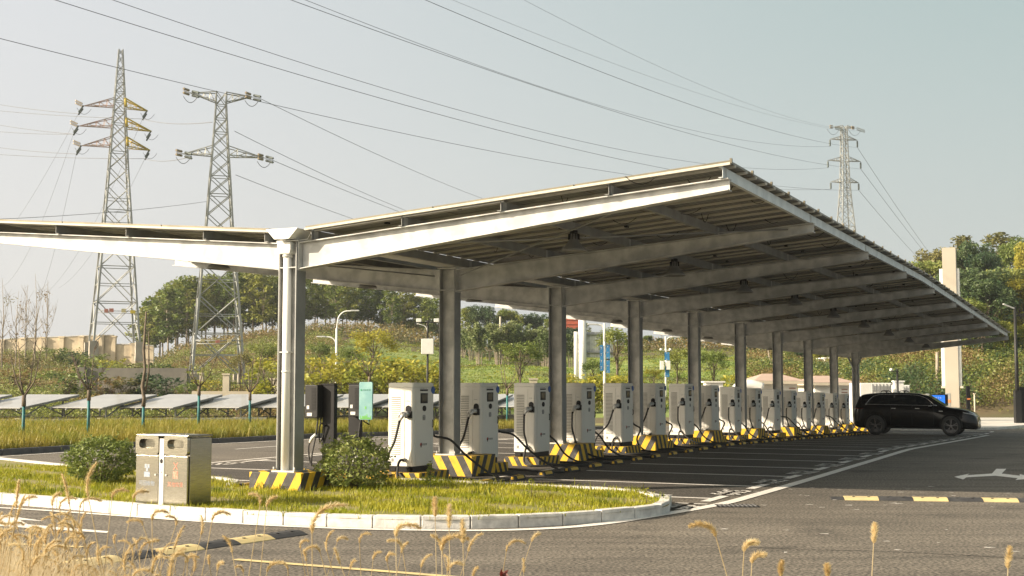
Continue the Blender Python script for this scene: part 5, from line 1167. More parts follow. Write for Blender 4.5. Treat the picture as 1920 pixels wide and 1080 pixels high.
# ================================================================== SMALL WHITE BUILDING WITH TILED ROOF, AND CABINETS
def cabin(px0, px1, y_e, y_r, Y, label, ext=.45, dep=4.5, red=False):
    a = at(px0, y_e, Y); b = at(px1, y_e, Y); gz = zg((a.x + b.x) / 2, Y); r = thing('equipment_building', label, 'building', ((a.x + b.x) / 2, Y, gz)); wd = b.x - a.x; h = a.z - gz; rh = at(px0, y_r, Y).z - a.z
    mb = MB(); mb.box((0, dep / 2, h / 2), (wd, dep, h)); mb.build('wall', 'wallw', r)
    mb = MB(); X, D0, D1 = wd / 2 + ext, -ext, dep + ext; rx = wd * .22
    c = [(-X, D0, h), (X, D0, h), (X, D1, h), (-X, D1, h)]; t = [(-rx, dep / 2, h + rh), (rx, dep / 2, h + rh)]
    mb.poly([c[0], c[1], t[1], t[0]]); mb.poly([c[1], c[2], t[1]]); mb.poly([c[2], c[3], t[0], t[1]]); mb.poly([c[3], c[0], t[0]]); mb.poly([c[3], c[2], c[1], c[0]]); rf = mb.build('roof', 'roof', r)
    mb = MB(); mb.box((0, dep / 2, h - .10), (2 * X + .04, dep + 2 * ext + .04, .18)); mb.build('eaves', 'beige', r)
    mb = MB()
    for i_, x in enumerate((wd * .36,)):
        for k in range(9): mb.box((x, -.03, h - .45 - k * .2), (wd * .17, .05, .07))
    mb.build('louvres', P('brick_louvre', (.28, .17, .13), rough=.8) if 'brick_louvre' not in bpy.data.materials else bpy.data.materials['brick_louvre'], r)
    if red: mb = MB(); mb.poly([(.1 - .12, -.01, h - .75), (.1 + .12, -.01, h - .75), (.1, -.01, h - .55)]); mb.build('warning_sign', 'redf', r)
cabin(1424, 1495, 714, 700, 78, 'small white equipment building with a brown tiled roof behind the seventh column', red=True)
cabin(1528, 1592, 717, 704, 84, 'second white equipment building with a tiled roof, left of the last column', dep=5)
def cabinet_row(px0, px1, yt, Y, n, label, gr=True):
    a = at(px0, yt, Y); b = at(px1, yt, Y); gz = zg(a.x, Y); r = thing('battery_container', label, 'container', ((a.x + b.x) / 2, Y, gz)); wd = b.x - a.x; h = a.z - gz
    mb = MB(); mb.box((0, 1.2, h / 2), (wd, 2.4, h)); mb.build('body', 'wallw', r, bevel=.03); mb = MB()
    for k in range(n): mb.box((-wd / 2 + wd * (.40 + .56 * k / n) + .1, -.02, h - .32), (wd * .5 / n, .04, .30))
    mb.build('vents', 'galvd', r); mb = MB()
    for k in range(n + 1): mb.box((-wd / 2 + wd * (.38 + .56 * k / n), -.015, h / 2), (.03, .03, h - .1))
    mb.build('door_seams', 'grey', r)
cabinet_row(1613, 1672, 718, 72, 5, 'long white battery container with dark vents behind the roof of the car')
cabinet_row(1676, 1706, 722, 76, 3, 'shorter white container with vents right of the long one')
mb = MB(); a = at(1684, 715, 74); gz = zg(a.x, 74); mb.box((a.x, 74, (a.z + gz) / 2), (.5, .4, a.z - gz)); mb.box((a.x, 74, a.z), (.6, .5, .08)); tag(mb.build('gate_pillar', 'wallw'), 'white square pillar standing beside the containers behind the car', 'pillar')
mb = MB(); a = at(1325, 716, 76); gz = zg(a.x, 76); mb.box((a.x + .45, 76.5, (a.z + gz) / 2), (1.0, 1.0, a.z - gz)); mb.box((a.x + .45, 76.5, a.z), (1.25, 1.2, .08)); tag(mb.build('transformer_box', 'wallw'), 'white box with an overhanging lid behind the cabinets near the fifth column', 'electrical box')
mb = MB(); a = at(1404, 724, 77); mb.tube(spline([(a.x - .9, 77, a.z - .4), (a.x - .5, 77, a.z - .05), (a.x + .1, 77, a.z + .03), (a.x + .8, 77, a.z - .15)], 5), .35, 8); tag(mb.build('white_tank', 'wallw'), 'rounded white cover left of the tiled roof building', 'cover')
b_ = at(1684, 768, 70); r = thing('camera_mast', 'short black camera mast with a side arm behind the car roof', 'camera mast', (b_.x, 70, zg(b_.x, 70))); tz = at(1684, 692, 70).z - zg(b_.x, 70)
mb = MB(); mb.tube([(0, 0, 0), (0, 0, tz)], .06, 8); mb.beam((0, 0, tz - .12), (-.35, 0, tz - .12), .04, .04); mb.build('mast', 'dark', r); mb = MB(); mb.tube([(-.28, -.1, tz - .05), (-.42, -.12, tz - .02)], .07, 8); mb.build('camera', 'white', r)
# ================================================================== ENTRANCE TOTEM, SCREEN, POSTS, RIGHT LAMP
Yt = 80; b_ = at(1787, 770, Yt); gz = zg(b_.x, Yt); r = thing('sign_tower', 'tall beige sign column with white light boxes, behind the front of the car', 'sign', (b_.x, Yt, gz), R(-24)); k_ = Yt / F_PX; zt = lambda y: at(1787, y, Yt).z - gz
mb = MB(); mb.box((0, 0, zt(465) / 2), (.80, .55, zt(465))); mb.build('column', 'tower', r); mb = MB(); mb.box((-.02, 0, (zt(504) + zt(724)) / 2), (1.16, .30, zt(504) - zt(724))); mb.build('light_box', 'white', r)
mb = MB()
for k in range(11):
    z = zt(515) - k * .62; mb.box((.59, -.01, z), (.006, .18, .34 if k % 2 else .28)); 
mb.build('lettering', 'silver', r); mb = MB(); mb.box((0, 0, zt(726)), (1.3, .42, .12)); mb.build('bracket', 'beige', r)
mb = MB(); mb.box((-.26, -.285, (zt(737) + 0) / 2 + .4), (.30, .02, zt(737) - .8)); o = mb.build('grey_panel', 'galvd', r); mb = MB(); mb.box((-.26, -.30, zt(752)), (.30, .012, .18)); mb.build('orange_label', P('orange_label', (.6, .2, .06), rough=.5), o)
b_ = at(1755, 770, 74); gz = zg(b_.x, 74); r = thing('display_screen', 'blue lit display screen in a black frame behind the windscreen of the car', 'screen', (b_.x, 74, gz)); zt = lambda y: at(1755, y, 74).z - gz
mb = MB(); mb.box((0, 0, zt(741) / 2 + .1), (1.35, .15, zt(741) - .1)); mb.build('frame', 'black', r)
em = P('lit_screen', (.02, .15, .6), rough=.3); em.node_tree.nodes['Principled BSDF'].inputs['Emission Color'].default_value = (.01, .14, .75, 1); em.node_tree.nodes['Principled BSDF'].inputs['Emission Strength'].default_value = .35
mb = MB(); mb.box((-.05, -.08, zt(755)), (1.1, .02, .85)); pn = mb.build('screen_face', em, r); mb = MB(); lettering(mb, -.35, zt(746), 6, .10, .09, -.095); mb.build('lettering', 'white', pn)
b_ = at(1816, 776, 82); gz = zg(b_.x, 82); r = thing('black_post', 'square black post with an orange band, right of the sign column', 'post', (b_.x, 82, gz)); h = at(1816, 724, 82).z - gz
mb = MB(); mb.box((0, 0, h / 2), (.20, .20, h)); mb.build('shaft', 'black', r); mb = MB(); mb.box((0, -.105, h * .64), (.21, .01, .10)); mb.build('band', bpy.data.materials['orange_label'], r)
b_ = at(1828, 776, 84); mb = MB(); gz = zg(b_.x, 84); h = at(1828, 738, 84).z - gz; mb.tube([(b_.x, 84, gz), (b_.x, 84, gz + h)], .05, 6); mb.box((b_.x, 84, gz + h), (.14, .14, .05)); tag(mb.build('small_post', 'beige'), 'thin pale post just right of the square black post', 'post')
b_ = G(1909, 797); r = thing('street_lamp', 'slim dark lamp post with two flat heads at the right edge', 'street lamp', b_); h = at(1903, 575, b_.y).z - b_.z
mb = MB(); mb.tube([(0, 0, 0), (0, 0, h)], [.14, .08], 8); mb.box((0, 0, 1.0), (.34, .34, 2.0)); mb.box((.35, .3, 1.1), (.3, .3, 2.2)); mb.build('pole', 'dark', r)
mb = MB(); mb.beam((-.05, 0, h - .1), (-.7, -.1, h + .15), .12, .05); mb.beam((-.35, -.05, h - .0), (-.7, -.1, h + .15), .2, .04); mb.build('lamp_head', 'silver', r)
mb = MB(); mb.beam((0, 0, h - .55), (1.0, 0, h - .25), .07, .05); mb.beam((.8, 0, h - .3), (1.5, 0, h - .15), .2, .05); mb.build('side_lamp_head', 'dark', r)
# pale poles on the right hillside
for i, (px, y0, y1, Y, ln) in enumerate([(1822, 645, 705, 118, 0), (1861, 648, 690, 124, 0), (1880, 632, 690, 122, 14), (1901, 650, 688, 126, 0), (1757, 660, 745, 96, 0), (1705, 665, 696, 112, 0)]):
    a = at(px, y1, Y); b = at(px + ln, y0, Y); mb = MB(); mb.tube([a - Vector((0, 0, 1.2)), b], .11, 6); tag(mb.build('pale_pole', 'palebark'), ['straight pale pole', 'straight pale pole', 'leaning pale pole', 'straight pale pole', 'thicker pale pole beside the sign column', 'short pale pole'][i] + ' on the right hillside, %s from the left' % ORD[[2, 3, 4, 5, 1, 0][i]], 'pole', 'pale poles on the right hillside')
# small pale buildings between the last columns
for i, (px0, px1, y0, y1) in enumerate([(1540, 1560, 672, 712), (1575, 1618, 688, 712)]):
    a = at(px0, y0, 128); b = at(px1, y1, 128); mb = MB(); mb.box((0, 0, 0), (b.x - a.x, 3, a.z - b.z)); 
    for k in range(3): mb.box((-.3 + k * .5, -1.52, .2), (.25, .05, .5))
    mb.box((0, -.1, (a.z - b.z) / 2), (b.x - a.x + .3, 3.4, .12)); o = mb.build('hillside_house', 'wallw'); o.location = ((a.x + b.x) / 2, 128, (a.z + b.z) / 2); tag(o, ['narrow pale house among trees left of the second last column', 'low pale house seen left of the last column'][i], 'house')
a = at(1585, 676, 130); mb = MB()
for dx in (0, 1.2, 2.4): mb.tube([(a.x - 1 + dx, 130, a.z - .8), (a.x - 1 + dx, 130, a.z)], .04, 5)
mb.beam((a.x - 1, 130, a.z), (a.x + 1.4, 130, a.z), .05, .06); tag(mb.build('white_railing', 'white'), 'white railing on the hillside seen beside the last column', 'railing')
# ================================================================== TREES
def limbs(mb, h0, h1, n, spread, r0, m=0, trunk_r=None):
    tips = []
    for j in range(n):
        a = 2 * PI * j / n + rnd.uniform(-.5, .5); z0 = h0 + (h1 - h0) * rnd.uniform(0, .6); q = spread * rnd.uniform(.5, 1); e = Vector((q * math.cos(a), q * math.sin(a), z0 + (h1 - z0) * rnd.uniform(.5, 1.)))
        mb.tube([(0, 0, z0), (e.x * .4, e.y * .4, z0 + (e.z - z0) * .55), e], [r0, r0 * .6, r0 * .25], 5, m=m); tips.append(e)
    return tips
def tree_proto(kind, seed):
    global rng; rng = np.random.default_rng(100 + seed); rnd.seed(seed)
    r = thing('tree', '-', 'tree'); mb = MB()
    if kind == 'grove':       # 10 m, bare slender trunk, feathery crown in the upper part
        b = rnd.uniform(-.4, .4); mb.tube([(0, 0, -.6), (b * .3, 0, 3), (b, .1, 6.2), (b * .8, 0, 9)], [.11, .09, .06, .02], 5); limbs(mb, 2.6, 8.2, 9, 1.7, .035)
        pts = []
        for j in range(24):
            t = j / 23; z = 3.4 + 6.2 * t; q = 1.9 * math.sin(PI * (.16 + .78 * t)) ** .8 * rnd.uniform(.3, 1.); a = j * 2.4 + rnd.uniform(-.4, .4); rr = rnd.uniform(.6, 1.0); pts.append(ball(int(110 * rr), (q * math.cos(a) + b * t, q * math.sin(a), z), (rr, rr, rr * .7), .1))
        r['category'] = 'tree'; mat = 'lf_grove'; sz = .33; bark = 'palebark'
    elif kind == 'broad':     # 10 m, wide and dense to low down
        mb.tube([(0, 0, -1), (.1, 0, 3), (0, 0, 8)], [.3, .2, .05], 7); tp = limbs(mb, 2.0, 9., 14, 3.0, .09)
        pts = [ball(420, (e.x, e.y, e.z), (1.4, 1.4, 1.1), .35) for e in tp] + [ball(520, (0, 0, 8.9), (1.7, 1.7, 1.2), .4), ball(1100, (0, 0, 5), (2.7, 2.7, 3.4), .7), ball(400, (0, 0, 2.4), (2.0, 2.0, 1.6), .5)]; mat = 'lf_dark'; sz = .34; bark = 'bark'
    elif kind == 'light':     # 6 m roadside tree, loose, leaves low
        mb.tube([(0, 0, -.6), (.05, 0, 2), (0, 0, 5.5)], [.11, .08, .02], 6); tp = limbs(mb, 1.2, 5.6, 13, 1.35, .035)
        pts = [ball(165, (e.x, e.y, e.z), (.62, .62, .66), .1) for e in tp] + [ball(90, (0, 0, 5.6), (.5, .5, .6), .1)]; mat = 'lf_mid'; sz = .17; bark = 'bark'
    elif kind == 'bamboo':    # arching plumes
        pts = []
        for j in range(16):
            a = rnd.uniform(0, 2 * PI); q = rnd.uniform(.2, 1.3); h = rnd.uniform(4.4, 6.6); p3 = spline([(q * .3 * math.cos(a), q * .3 * math.sin(a), -.4), (q * .6 * math.cos(a), q * .6 * math.sin(a), h * .5), (q * math.cos(a), q * math.sin(a), h * .9), (q * 1.5 * math.cos(a), q * 1.5 * math.sin(a), h)], 5); mb.tube(p3, [.04 * (1 - .8 * i / 15) for i in range(16)], 4)
            for p in p3[5:]: pts.append(ball(26, tuple(p), (.42, .42, .42), .05))
        mat = 'lf_bamboo'; sz = .26; bark = 'palebark'
    elif kind == 'shrub':     # big bright leaves, 2.4 m
        tp = limbs(mb, -.2, 2.3, 16, .9, .02); pts = [ball(26, (e.x, e.y, max(.25, e.z)), (.36, .36, .34), .1) for e in tp] + [ball(70, (e.x * .6, e.y * .6, e.z * .5), (.4, .4, .5), .1) for e in tp[:6]]; mat = 'lf_yel'; sz = .17; bark = 'bark'
    elif kind == 'bare':
        mb.tube([(0, 0, -.5), (.1, 0, 2), (0, 0, 4.2), (.2, 0, 7)], [.065, .05, .03, .01], 5)
        for j in range(11):
            a = rnd.uniform(0, 2 * PI); z0 = rnd.uniform(1.4, 4.6); q = rnd.uniform(.6, 1.7); e = Vector((q * math.cos(a), q * math.sin(a) * .6, z0 + rnd.uniform(1.4, 2.6))); m_ = Vector((e.x * .5, e.y * .5, z0 + .7)); mb.tube([(0, 0, z0), m_, e], [.024, .015, .006], 4)
            for _ in range(4): s_ = m_.lerp(e, rnd.uniform(.1, .9)); mb.tube([s_, s_ + Vector((rnd.uniform(-.5, .5), rnd.uniform(-.3, .3), rnd.uniform(.2, .9)))], [.012, .005], 3)
        pts = [ball(12, (rnd.uniform(-1.2, 1.2), 0, rnd.uniform(2, 6)), (.3, .3, .4), .1) for _ in range(7)]; mat = 'lf_brown'; sz = .13; bark = 'palebark'
    elif kind == 'fork':
        mb.tube([(0, 0, -.5), (0, 0, 1.6)], [.30, .26], 8); mb.tube([(0, 0, 1.5), (-.5, 0, 2.6), (-.8, 0, 4.6), (-.7, 0, 7)], [.22, .17, .14, .06], 7); mb.tube([(0, 0, 1.5), (.5, 0, 2.5), (.9, 0, 3.8), (1.2, 0, 6.5)], [.2, .16, .12, .05], 7)
        pts = [ball(240, (rnd.uniform(-2, 2.4), rnd.uniform(-1, 1), rnd.uniform(5.5, 8.5)), (1.2, 1.2, .9), .3) for _ in range(8)]; mat = 'lf_mid'; sz = .3; bark = 'palebark'
    mb.build({'bamboo': 'canes', 'shrub': 'stems'}.get(kind, 'trunk'), bark, r)
    link(leaves('crown', np.concatenate(pts), sz, [mat]), 'crown', r); return r
HT = dict(grove=9.9, broad=10.2, light=6.1, bamboo=6.9, shrub=2.5, bare=7.2, fork=9)
PR = {}
def retint(r, mat):
    for c in r.children:
        if c.name.startswith('crown'): c.data = c.data.copy(); c.data.materials[0] = MT[mat]
def plant(kind, var, px, Y, ytop, label, name='tree', mat=None, wide=1., group=None, cat='tree', sink=0.):
    key = (kind, var, mat); src = PR.get(key)
    if src is None:
        if (kind, var, None) in PR and mat: r = copy_tree(PR[kind, var, None]); retint(r, mat)
        else:
            r = tree_proto(kind, var * 7 + len(kind))
            if mat: retint(r, mat)
        PR[key] = r
    else: r = copy_tree(src)
    g = gpt(px, Y); h = at(px, ytop, Y).z - g.z; s = max(.15, h / HT[kind]); r.location = (g.x, g.y, g.z - sink); r.scale = (s * wide, s * wide, s); r.rotation_euler = (0, 0, rnd.uniform(0, 6.28)); r.name = name
    r['label'] = label; r['category'] = cat
    if group: r['group'] = group
    elif 'group' in r: del r['group']
    return r
pos = random.Random(11)
gr = [(270, 575), (284, 558), (300, 545), (316, 535), (333, 522), (350, 520), (368, 516), (385, 522), (402, 512), (420, 518), (438, 510), (456, 514), (474, 508), (492, 512), (510, 515), (530, 508), (550, 516), (570, 508), (590, 512), (610, 520), (630, 516), (650, 526), (670, 530), (690, 526), (712, 536), (734, 540), (756, 545), (778, 550), (800, 556), (822, 560), (845, 566)]
for i, (px, yt) in enumerate(gr):
    plant('grove', i % 4, px, 182 + pos.uniform(0, 9), yt + pos.uniform(-4, 4), 'slender green tree of the hilltop grove, front row, %s from the left' % ORD[i], 'slender_tree', group='slender trees of the hilltop grove', wide=1.25)
for i in range(24):
    px = 282 + i * 24; yt = float(np.interp(px, [a for a, _ in gr], [b for _, b in gr])) + 8
    plant('grove', (i + 1) % 4, px, 196 + pos.uniform(0, 8), yt, 'slender green tree of the hilltop grove, back row, %s from the left' % ORD[i], 'slender_tree', group='slender trees of the hilltop grove', mat='lf_dark' if i % 3 == 0 else None, wide=1.25)
i = 0
for px, yt, Y, k, mt in [(872, 578, 178, 'grove', None), (895, 570, 182, 'broad', None), (920, 575, 180, 'grove', 'lf_dark'), (948, 578, 184, 'broad', 'lf_grove'), (975, 590, 182, 'grove', None), (1000, 585, 186, 'broad', None), (1026, 598, 184, 'grove', None), (1068, 612, 178, 'broad', None), (1098, 606, 190, 'grove', 'lf_mid'), (1215, 628, 172, 'broad', 'lf_grove'), (1238, 634, 174, 'broad', None), (1262, 636, 172, 'grove', 'lf_grove'), (1284, 640, 174, 'broad', None), (1330, 638, 172, 'broad', 'lf_grove'), (1356, 645, 170, 'grove', 'lf_scrub'), (1374, 640, 172, 'broad', 'lf_mid'), (1408, 640, 150, 'broad', None), (1432, 645, 154, 'broad', 'lf_dark'), (1485, 648, 140, 'broad', 'lf_mid'), (1500, 655, 138, 'broad', None), (1535, 655, 134, 'broad', 'lf_yel'), (1550, 660, 130, 'broad', 'lf_mid'), (1590, 665, 132, 'light', 'lf_yel')]:
    plant(k, i % 3, px, Y, yt, 'distant hillside tree seen between the carport columns, %s from the left' % ORD[i], 'hillside_tree', mat=mt, group='distant hillside trees between the columns'); i += 1
for i, (px, yt) in enumerate([(868, 622), (884, 612), (900, 604), (917, 612), (934, 600), (952, 606), (970, 602), (988, 612), (1006, 610), (1022, 620), (1072, 622), (1180, 640)]):
    plant('bamboo', i % 3, px, 140 + pos.uniform(0, 12), yt, 'feathery pale green bamboo clump above the crop field, %s from the left' % ORD[i], 'bamboo_clump', group='bamboo clumps above the crop field', cat='bamboo', wide=1.3)
plant('light', 0, 700, 92, 618, 'bright yellow green tree between the street lamp and the camera mast', 'roadside_tree', mat='lf_yel', wide=1.5)
plant('light', 1, 660, 96, 650, 'loose green tree just right of the white street lamp', 'roadside_tree', wide=1.3)
plant('light', 2, 600, 98, 640, 'loose olive tree right behind the first carport column', 'roadside_tree', wide=1.2)
plant('light', 0, 975, 96, 640, 'loose grey green tree in the crop field between the second and third columns', 'roadside_tree', wide=1.6)
plant('light', 1, 1158, 96, 612, 'tall green tree just left of the fourth column', 'roadside_tree', wide=1.3)
plant('light', 2, 1112, 98, 672, 'low green tree under the blue banners', 'roadside_tree', wide=1.5)
plant('light', 0, 1270, 96, 652, 'green tree right of the lamp with the white boxes', 'roadside_tree', wide=1.4)
plant('light', 1, 1338, 96, 655, 'tall green tree just right of the fifth column', 'roadside_tree', wide=1.3)
plant('light', 2, 1225, 98, 690, 'small green tree left of the lamp with the white boxes', 'roadside_tree', mat='lf_yel', wide=1.6)
plant('light', 2, 495, 94, 640, 'thin leafy tree left of the first carport column beside the fence', 'roadside_tree', wide=1.1)
plant('light', 1, 452, 96, 660, 'thin leafy tree behind the right foot of the second pylon', 'roadside_tree', mat='lf_scrub', wide=1.2)
plant('fork', 0, 1446, 122, 610, 'pale forked trunk tree above the white building', 'forked_tree')
for i, (px, yt, Y) in enumerate([(514, 672, 80), (596, 664, 79), (622, 684, 78), (652, 672, 80), (680, 690, 77), (706, 676, 79), (733, 668, 80), (760, 680, 78), (786, 672, 80), (812, 690, 78), (842, 706, 80), (1072, 706, 82), (1100, 700, 81), (1130, 704, 82), (1160, 698, 82), (1182, 706, 82), (1376, 700, 84)]):
    plant('shrub', i % 3, px, Y, yt, 'bright yellow green leafy shrub behind the fence, %s from the left' % ORD[i], 'leafy_shrub', group='bright leafy shrubs behind the fence', cat='shrub', wide=1.3)
for i, (px, yt) in enumerate([(6, 516), (30, 540), (48, 530), (68, 508), (88, 520)]):
    plant('bare', i % 3, px, 118 + i * 3, yt, 'thin nearly bare tree at the left edge, %s from the left' % ORD[i], 'bare_tree', group='bare trees at the left edge', mat='lf_brown' if i else 'lf_scrub')
# shrubs on the left slope
for i, (px, yt, Y, mt) in enumerate([(60, 668, 120, 'lf_scrub'), (105, 650, 128, 'lf_mid'), (140, 655, 126, 'lf_dark'), (175, 664, 118, 'lf_mid'), (210, 672, 112, 'lf_yel'), (245, 676, 108, 'lf_mid'), (275, 682, 106, 'lf_scrub'), (300, 680, 104, 'lf_mid'), (325, 690, 96, 'lf_dark'), (130, 695, 88, 'lf_mid'), (205, 706, 88, 'lf_brown'), (235, 702, 88, 'lf_scrub'), (285, 700, 88, 'lf_dark'), (310, 705, 86, 'lf_dark'), (30, 690, 96, 'lf_brown'), (385, 712, 88, 'lf_yel'), (360, 716, 84, 'lf_mid')]):
    plant('shrub', i % 3, px, Y, yt, 'rounded wild shrub on the left slope, %s counted from the top left' % ORD[i], 'wild_shrub', mat=mt, group='wild shrubs on the left slope', cat='shrub', wide=1.7)
# right hillside big trees
for i, (px, yt, Y, mt, wd) in enumerate([(1700, 560, 118, 'lf_yel', 1.2), (1728, 575, 114, 'lf_mid', 1.2), (1826, 500, 112, None, 1.15), (1858, 520, 110, None, 1.15), (1808, 555, 108, 'lf_mid', 1.1), (1888, 500, 114, 'lf_mid', 1.0), (1918, 520, 112, 'lf_yel', 1.0), (1948, 500, 114, None, 1.1), (1842, 590, 106, None, 1.2), (1884, 600, 106, 'lf_grove', 1.2), (1925, 605, 108, 'lf_yel', 1.1), (1660, 610, 122, 'lf_yel', 1.2)]):
    plant('broad', (i + 1) % 3, px, Y, yt, 'leafy tree low on the right hillside, %s in a line above the hedge' % ORD[i], 'hill_tree', mat=mt, wide=wd, group='trees low on the right hillside')
for i, (px, yt, Y, k, mt, wd) in enumerate([(1738, 486, 132, 'broad', 'lf_mid', 1.), (1768, 462, 150, 'broad', 'lf_scrub', .9), (1822, 448, 128, 'broad', None, .75), (1852, 470, 124, 'broad', None, .75), (1838, 540, 118, 'broad', None, .9), (1880, 540, 120, 'broad', None, .9), (1808, 442, 156, 'grove', 'lf_scrub', 1.2), (1880, 438, 150, 'grove', 'lf_scrub', 1.5), (1912, 440, 140, 'broad', 'lf_mid', .75), (1935, 452, 132, 'broad', 'lf_yel', .7), (1905, 560, 122, 'broad', 'lf_mid', .9), (1722, 540, 136, 'broad', 'lf_yel', .9), (1690, 600, 128, 'light', 'lf_yel', 1.6), (1725, 630, 120, 'light', 'lf_yel', 1.7), (1745, 650, 112, 'light', 'lf_mid', 1.7), (1660, 640, 130, 'light', 'lf_brown', 1.8), (1630, 650, 128, 'light', 'lf_mid', 1.6), (1965, 470, 130, 'broad', None, .8), (1800, 600, 124, 'broad', None, 1.1), (1860, 610, 124, 'broad', None, 1.1), (1920, 620, 122, 'broad', 'lf_dark', 1.1)]):
    plant(k, i % 3, px, Y, yt, '%s tree on the right hillside, %s counted from the crest down' % ({None: 'dark dense', 'lf_mid': 'mid green', 'lf_yel': 'yellow green', 'lf_scrub': 'olive thin', 'lf_brown': 'rusty brown', 'lf_dark': 'dark low'}[mt], ORD[i]), 'hill_tree', mat=mt, wide=wd, group='trees on the right hillside')
for i in range(15):
    px = 1690 + i * 17; plant('shrub', i % 3, px, 96 + pos.uniform(0, 3), 742 + pos.uniform(-6, 6), 'tall leafy plant in the green hedge row right of the car, %s from the left' % ORD[i], 'hedge_plant', mat='lf_mid' if i % 3 else 'lf_yel', group='leafy plants of the hedge right of the car', cat='plant', wide=1.0)
plant('broad', 1, 1672, 112, 684, 'round dark bush on the slope behind the car roof', 'round_shrub', wide=1.0)
rng = np.random.default_rng(21)
# ================================================================== UNDERGROWTH AND CROPS
def scatter(name, n, pxr, Yr, per, rad, sz, mats, label, cond=None, pw=1., hz=.5, asp=.6, sel=None):
    C = []; K = []; R_ = random.Random(len(name)); NM = len(mats)
    while len(C) < n:
        px = R_.uniform(*pxr); Y = Yr[0] + (Yr[1] - Yr[0]) * R_.random() ** pw
        if cond and not cond(px, Y, R_): continue
        x = (px - 960) / F_PX * Y; C.append((x, Y, T(x, Y)))
        if sel: K.append(sel(px, Y, R_))
        else:
            f = .5 + .28 * math.sin(x * .33 + Y * .21 + math.sin(Y * .4)) + .28 * math.sin(x * .12 - Y * .37 + 2) + R_.uniform(-.22, .22); K.append(int(min(NM - 1, max(0, f * NM))))
    C = np.array(C); big = np.array([R_.uniform(.5, 1.5) for _ in range(n)]); bg_ = np.repeat(big, per)[:, None]
    g3 = rng.normal(size=(n * per, 3)); g3 /= np.linalg.norm(g3, axis=1)[:, None]; g3 *= (.55 + .45 * rng.random((n * per, 1)))
    pts = np.repeat(C, per, 0) + g3 * bg_ * np.array([rad, rad, rad * hz]) * 1.35 + np.array([0, 0, rad * hz * .9])
    tag(link(leaves(name, pts, sz, mats, asp=asp, fm=np.repeat(np.array(K), per)), name), label, 'undergrowth', kind='stuff')
scatter('scrub', 11000, (-80, 640), (76, 178), 20, .62, .15, ['lf_brown', 'lf_scrub', 'lf_mid', 'lf_mid'], 'brown and green scrub covering the left hillside', hz=.6)
def rsel(px, Y, q):
    f = .5 + .3 * math.sin(px * .021 + Y * .2) + .25 * math.sin(px * .05 - Y * .31) + q.uniform(-.2, .2)
    if Y < 100 and px > 1640: f -= .25
    return int(min(3, max(0, f * 4)))
scatter('right_scrub', 11000, (1400, 2060), (90, 150), 20, .75, .16, ['lf_dark', 'lf_mid', 'lf_scrub', 'lf_brown'], 'mixed green and rusty scrub covering the right hillside', cond=lambda px, Y, q: px > 1600 or Y > 100, hz=.7, sel=rsel)
scatter('crops', 14000, (600, 1440), (82, 170), 9, .32, .13, ['lf_crop', 'lf_crop', 'lf_yel', 'lf_scrub'], 'low green crop plants in rows on the terraced field', cond=lambda px, Y, q: math.sin(Y * 2.2 + px * .004) > -.2 or q.random() < .2, hz=.35)
scatter('ridge_scrub', 4200, (240, 1440), (166, 186), 16, .9, .22, ['lf_brown', 'lf_scrub', 'lf_brown', 'lf_dark'], 'dry brown scrub along the foot of the hilltop trees', hz=.8)
HAZE_D = .0003
mb = MB(); mb.box((0, 230, 20), (700, 620, 64)); hz = mb.build('haze', P('haze_air', (1, 1, 1))); tag(hz, 'thin pale haze filling the air over the whole scene', 'haze', kind='stuff')
hn = hz.data.materials[0].node_tree; hn.nodes.clear(); ho = hn.nodes.new('ShaderNodeOutputMaterial'); hv = hn.nodes.new('ShaderNodeVolumePrincipled'); hv.inputs['Density'].default_value = HAZE_D; hv.inputs['Color'].default_value = (.92, .95, .97, 1); hv.inputs['Anisotropy'].default_value = .3; hn.links.new(hv.outputs[0], ho.inputs['Volume'])
# ================================================================== FOXTAIL GRASS IN THE FOREGROUND
mb = MB(); mb.hexa([(-7, -3, -.1), (7, -3, -.1), (6, 6.6, -.1), (-7, 6.6, -.1), (-5, -2, .42), (5, -2, .42), (4.2, 5.0, .38), (-5, 5.0, .38)]); tag(mb.build('verge_bank', 'turf'), kind='structure')
def foxtail(base, tip, Lh, bend, nb, curl):
    """stem from base to tip, head of length Lh curling over; returns stem pts, bristle arrays"""
    base = np.array(base); tip = np.array(tip); d = tip - base; st = [base + d * t + np.array([0, 0, .06 * math.sin(t * PI)]) for t in np.linspace(0, 1, 7)]
    dirn = d / np.linalg.norm(d); side = np.array([bend[0], bend[1], 0.]); hp = []; p = tip.copy(); dr = dirn.copy(); N = 12
    for i in range(N + 1):
        hp.append(p.copy()); p = p + dr * Lh / N; dr = dr + side * curl / N + np.array([0, 0, -curl / N * .85]); dr /= np.linalg.norm(dr)
    return st, hp
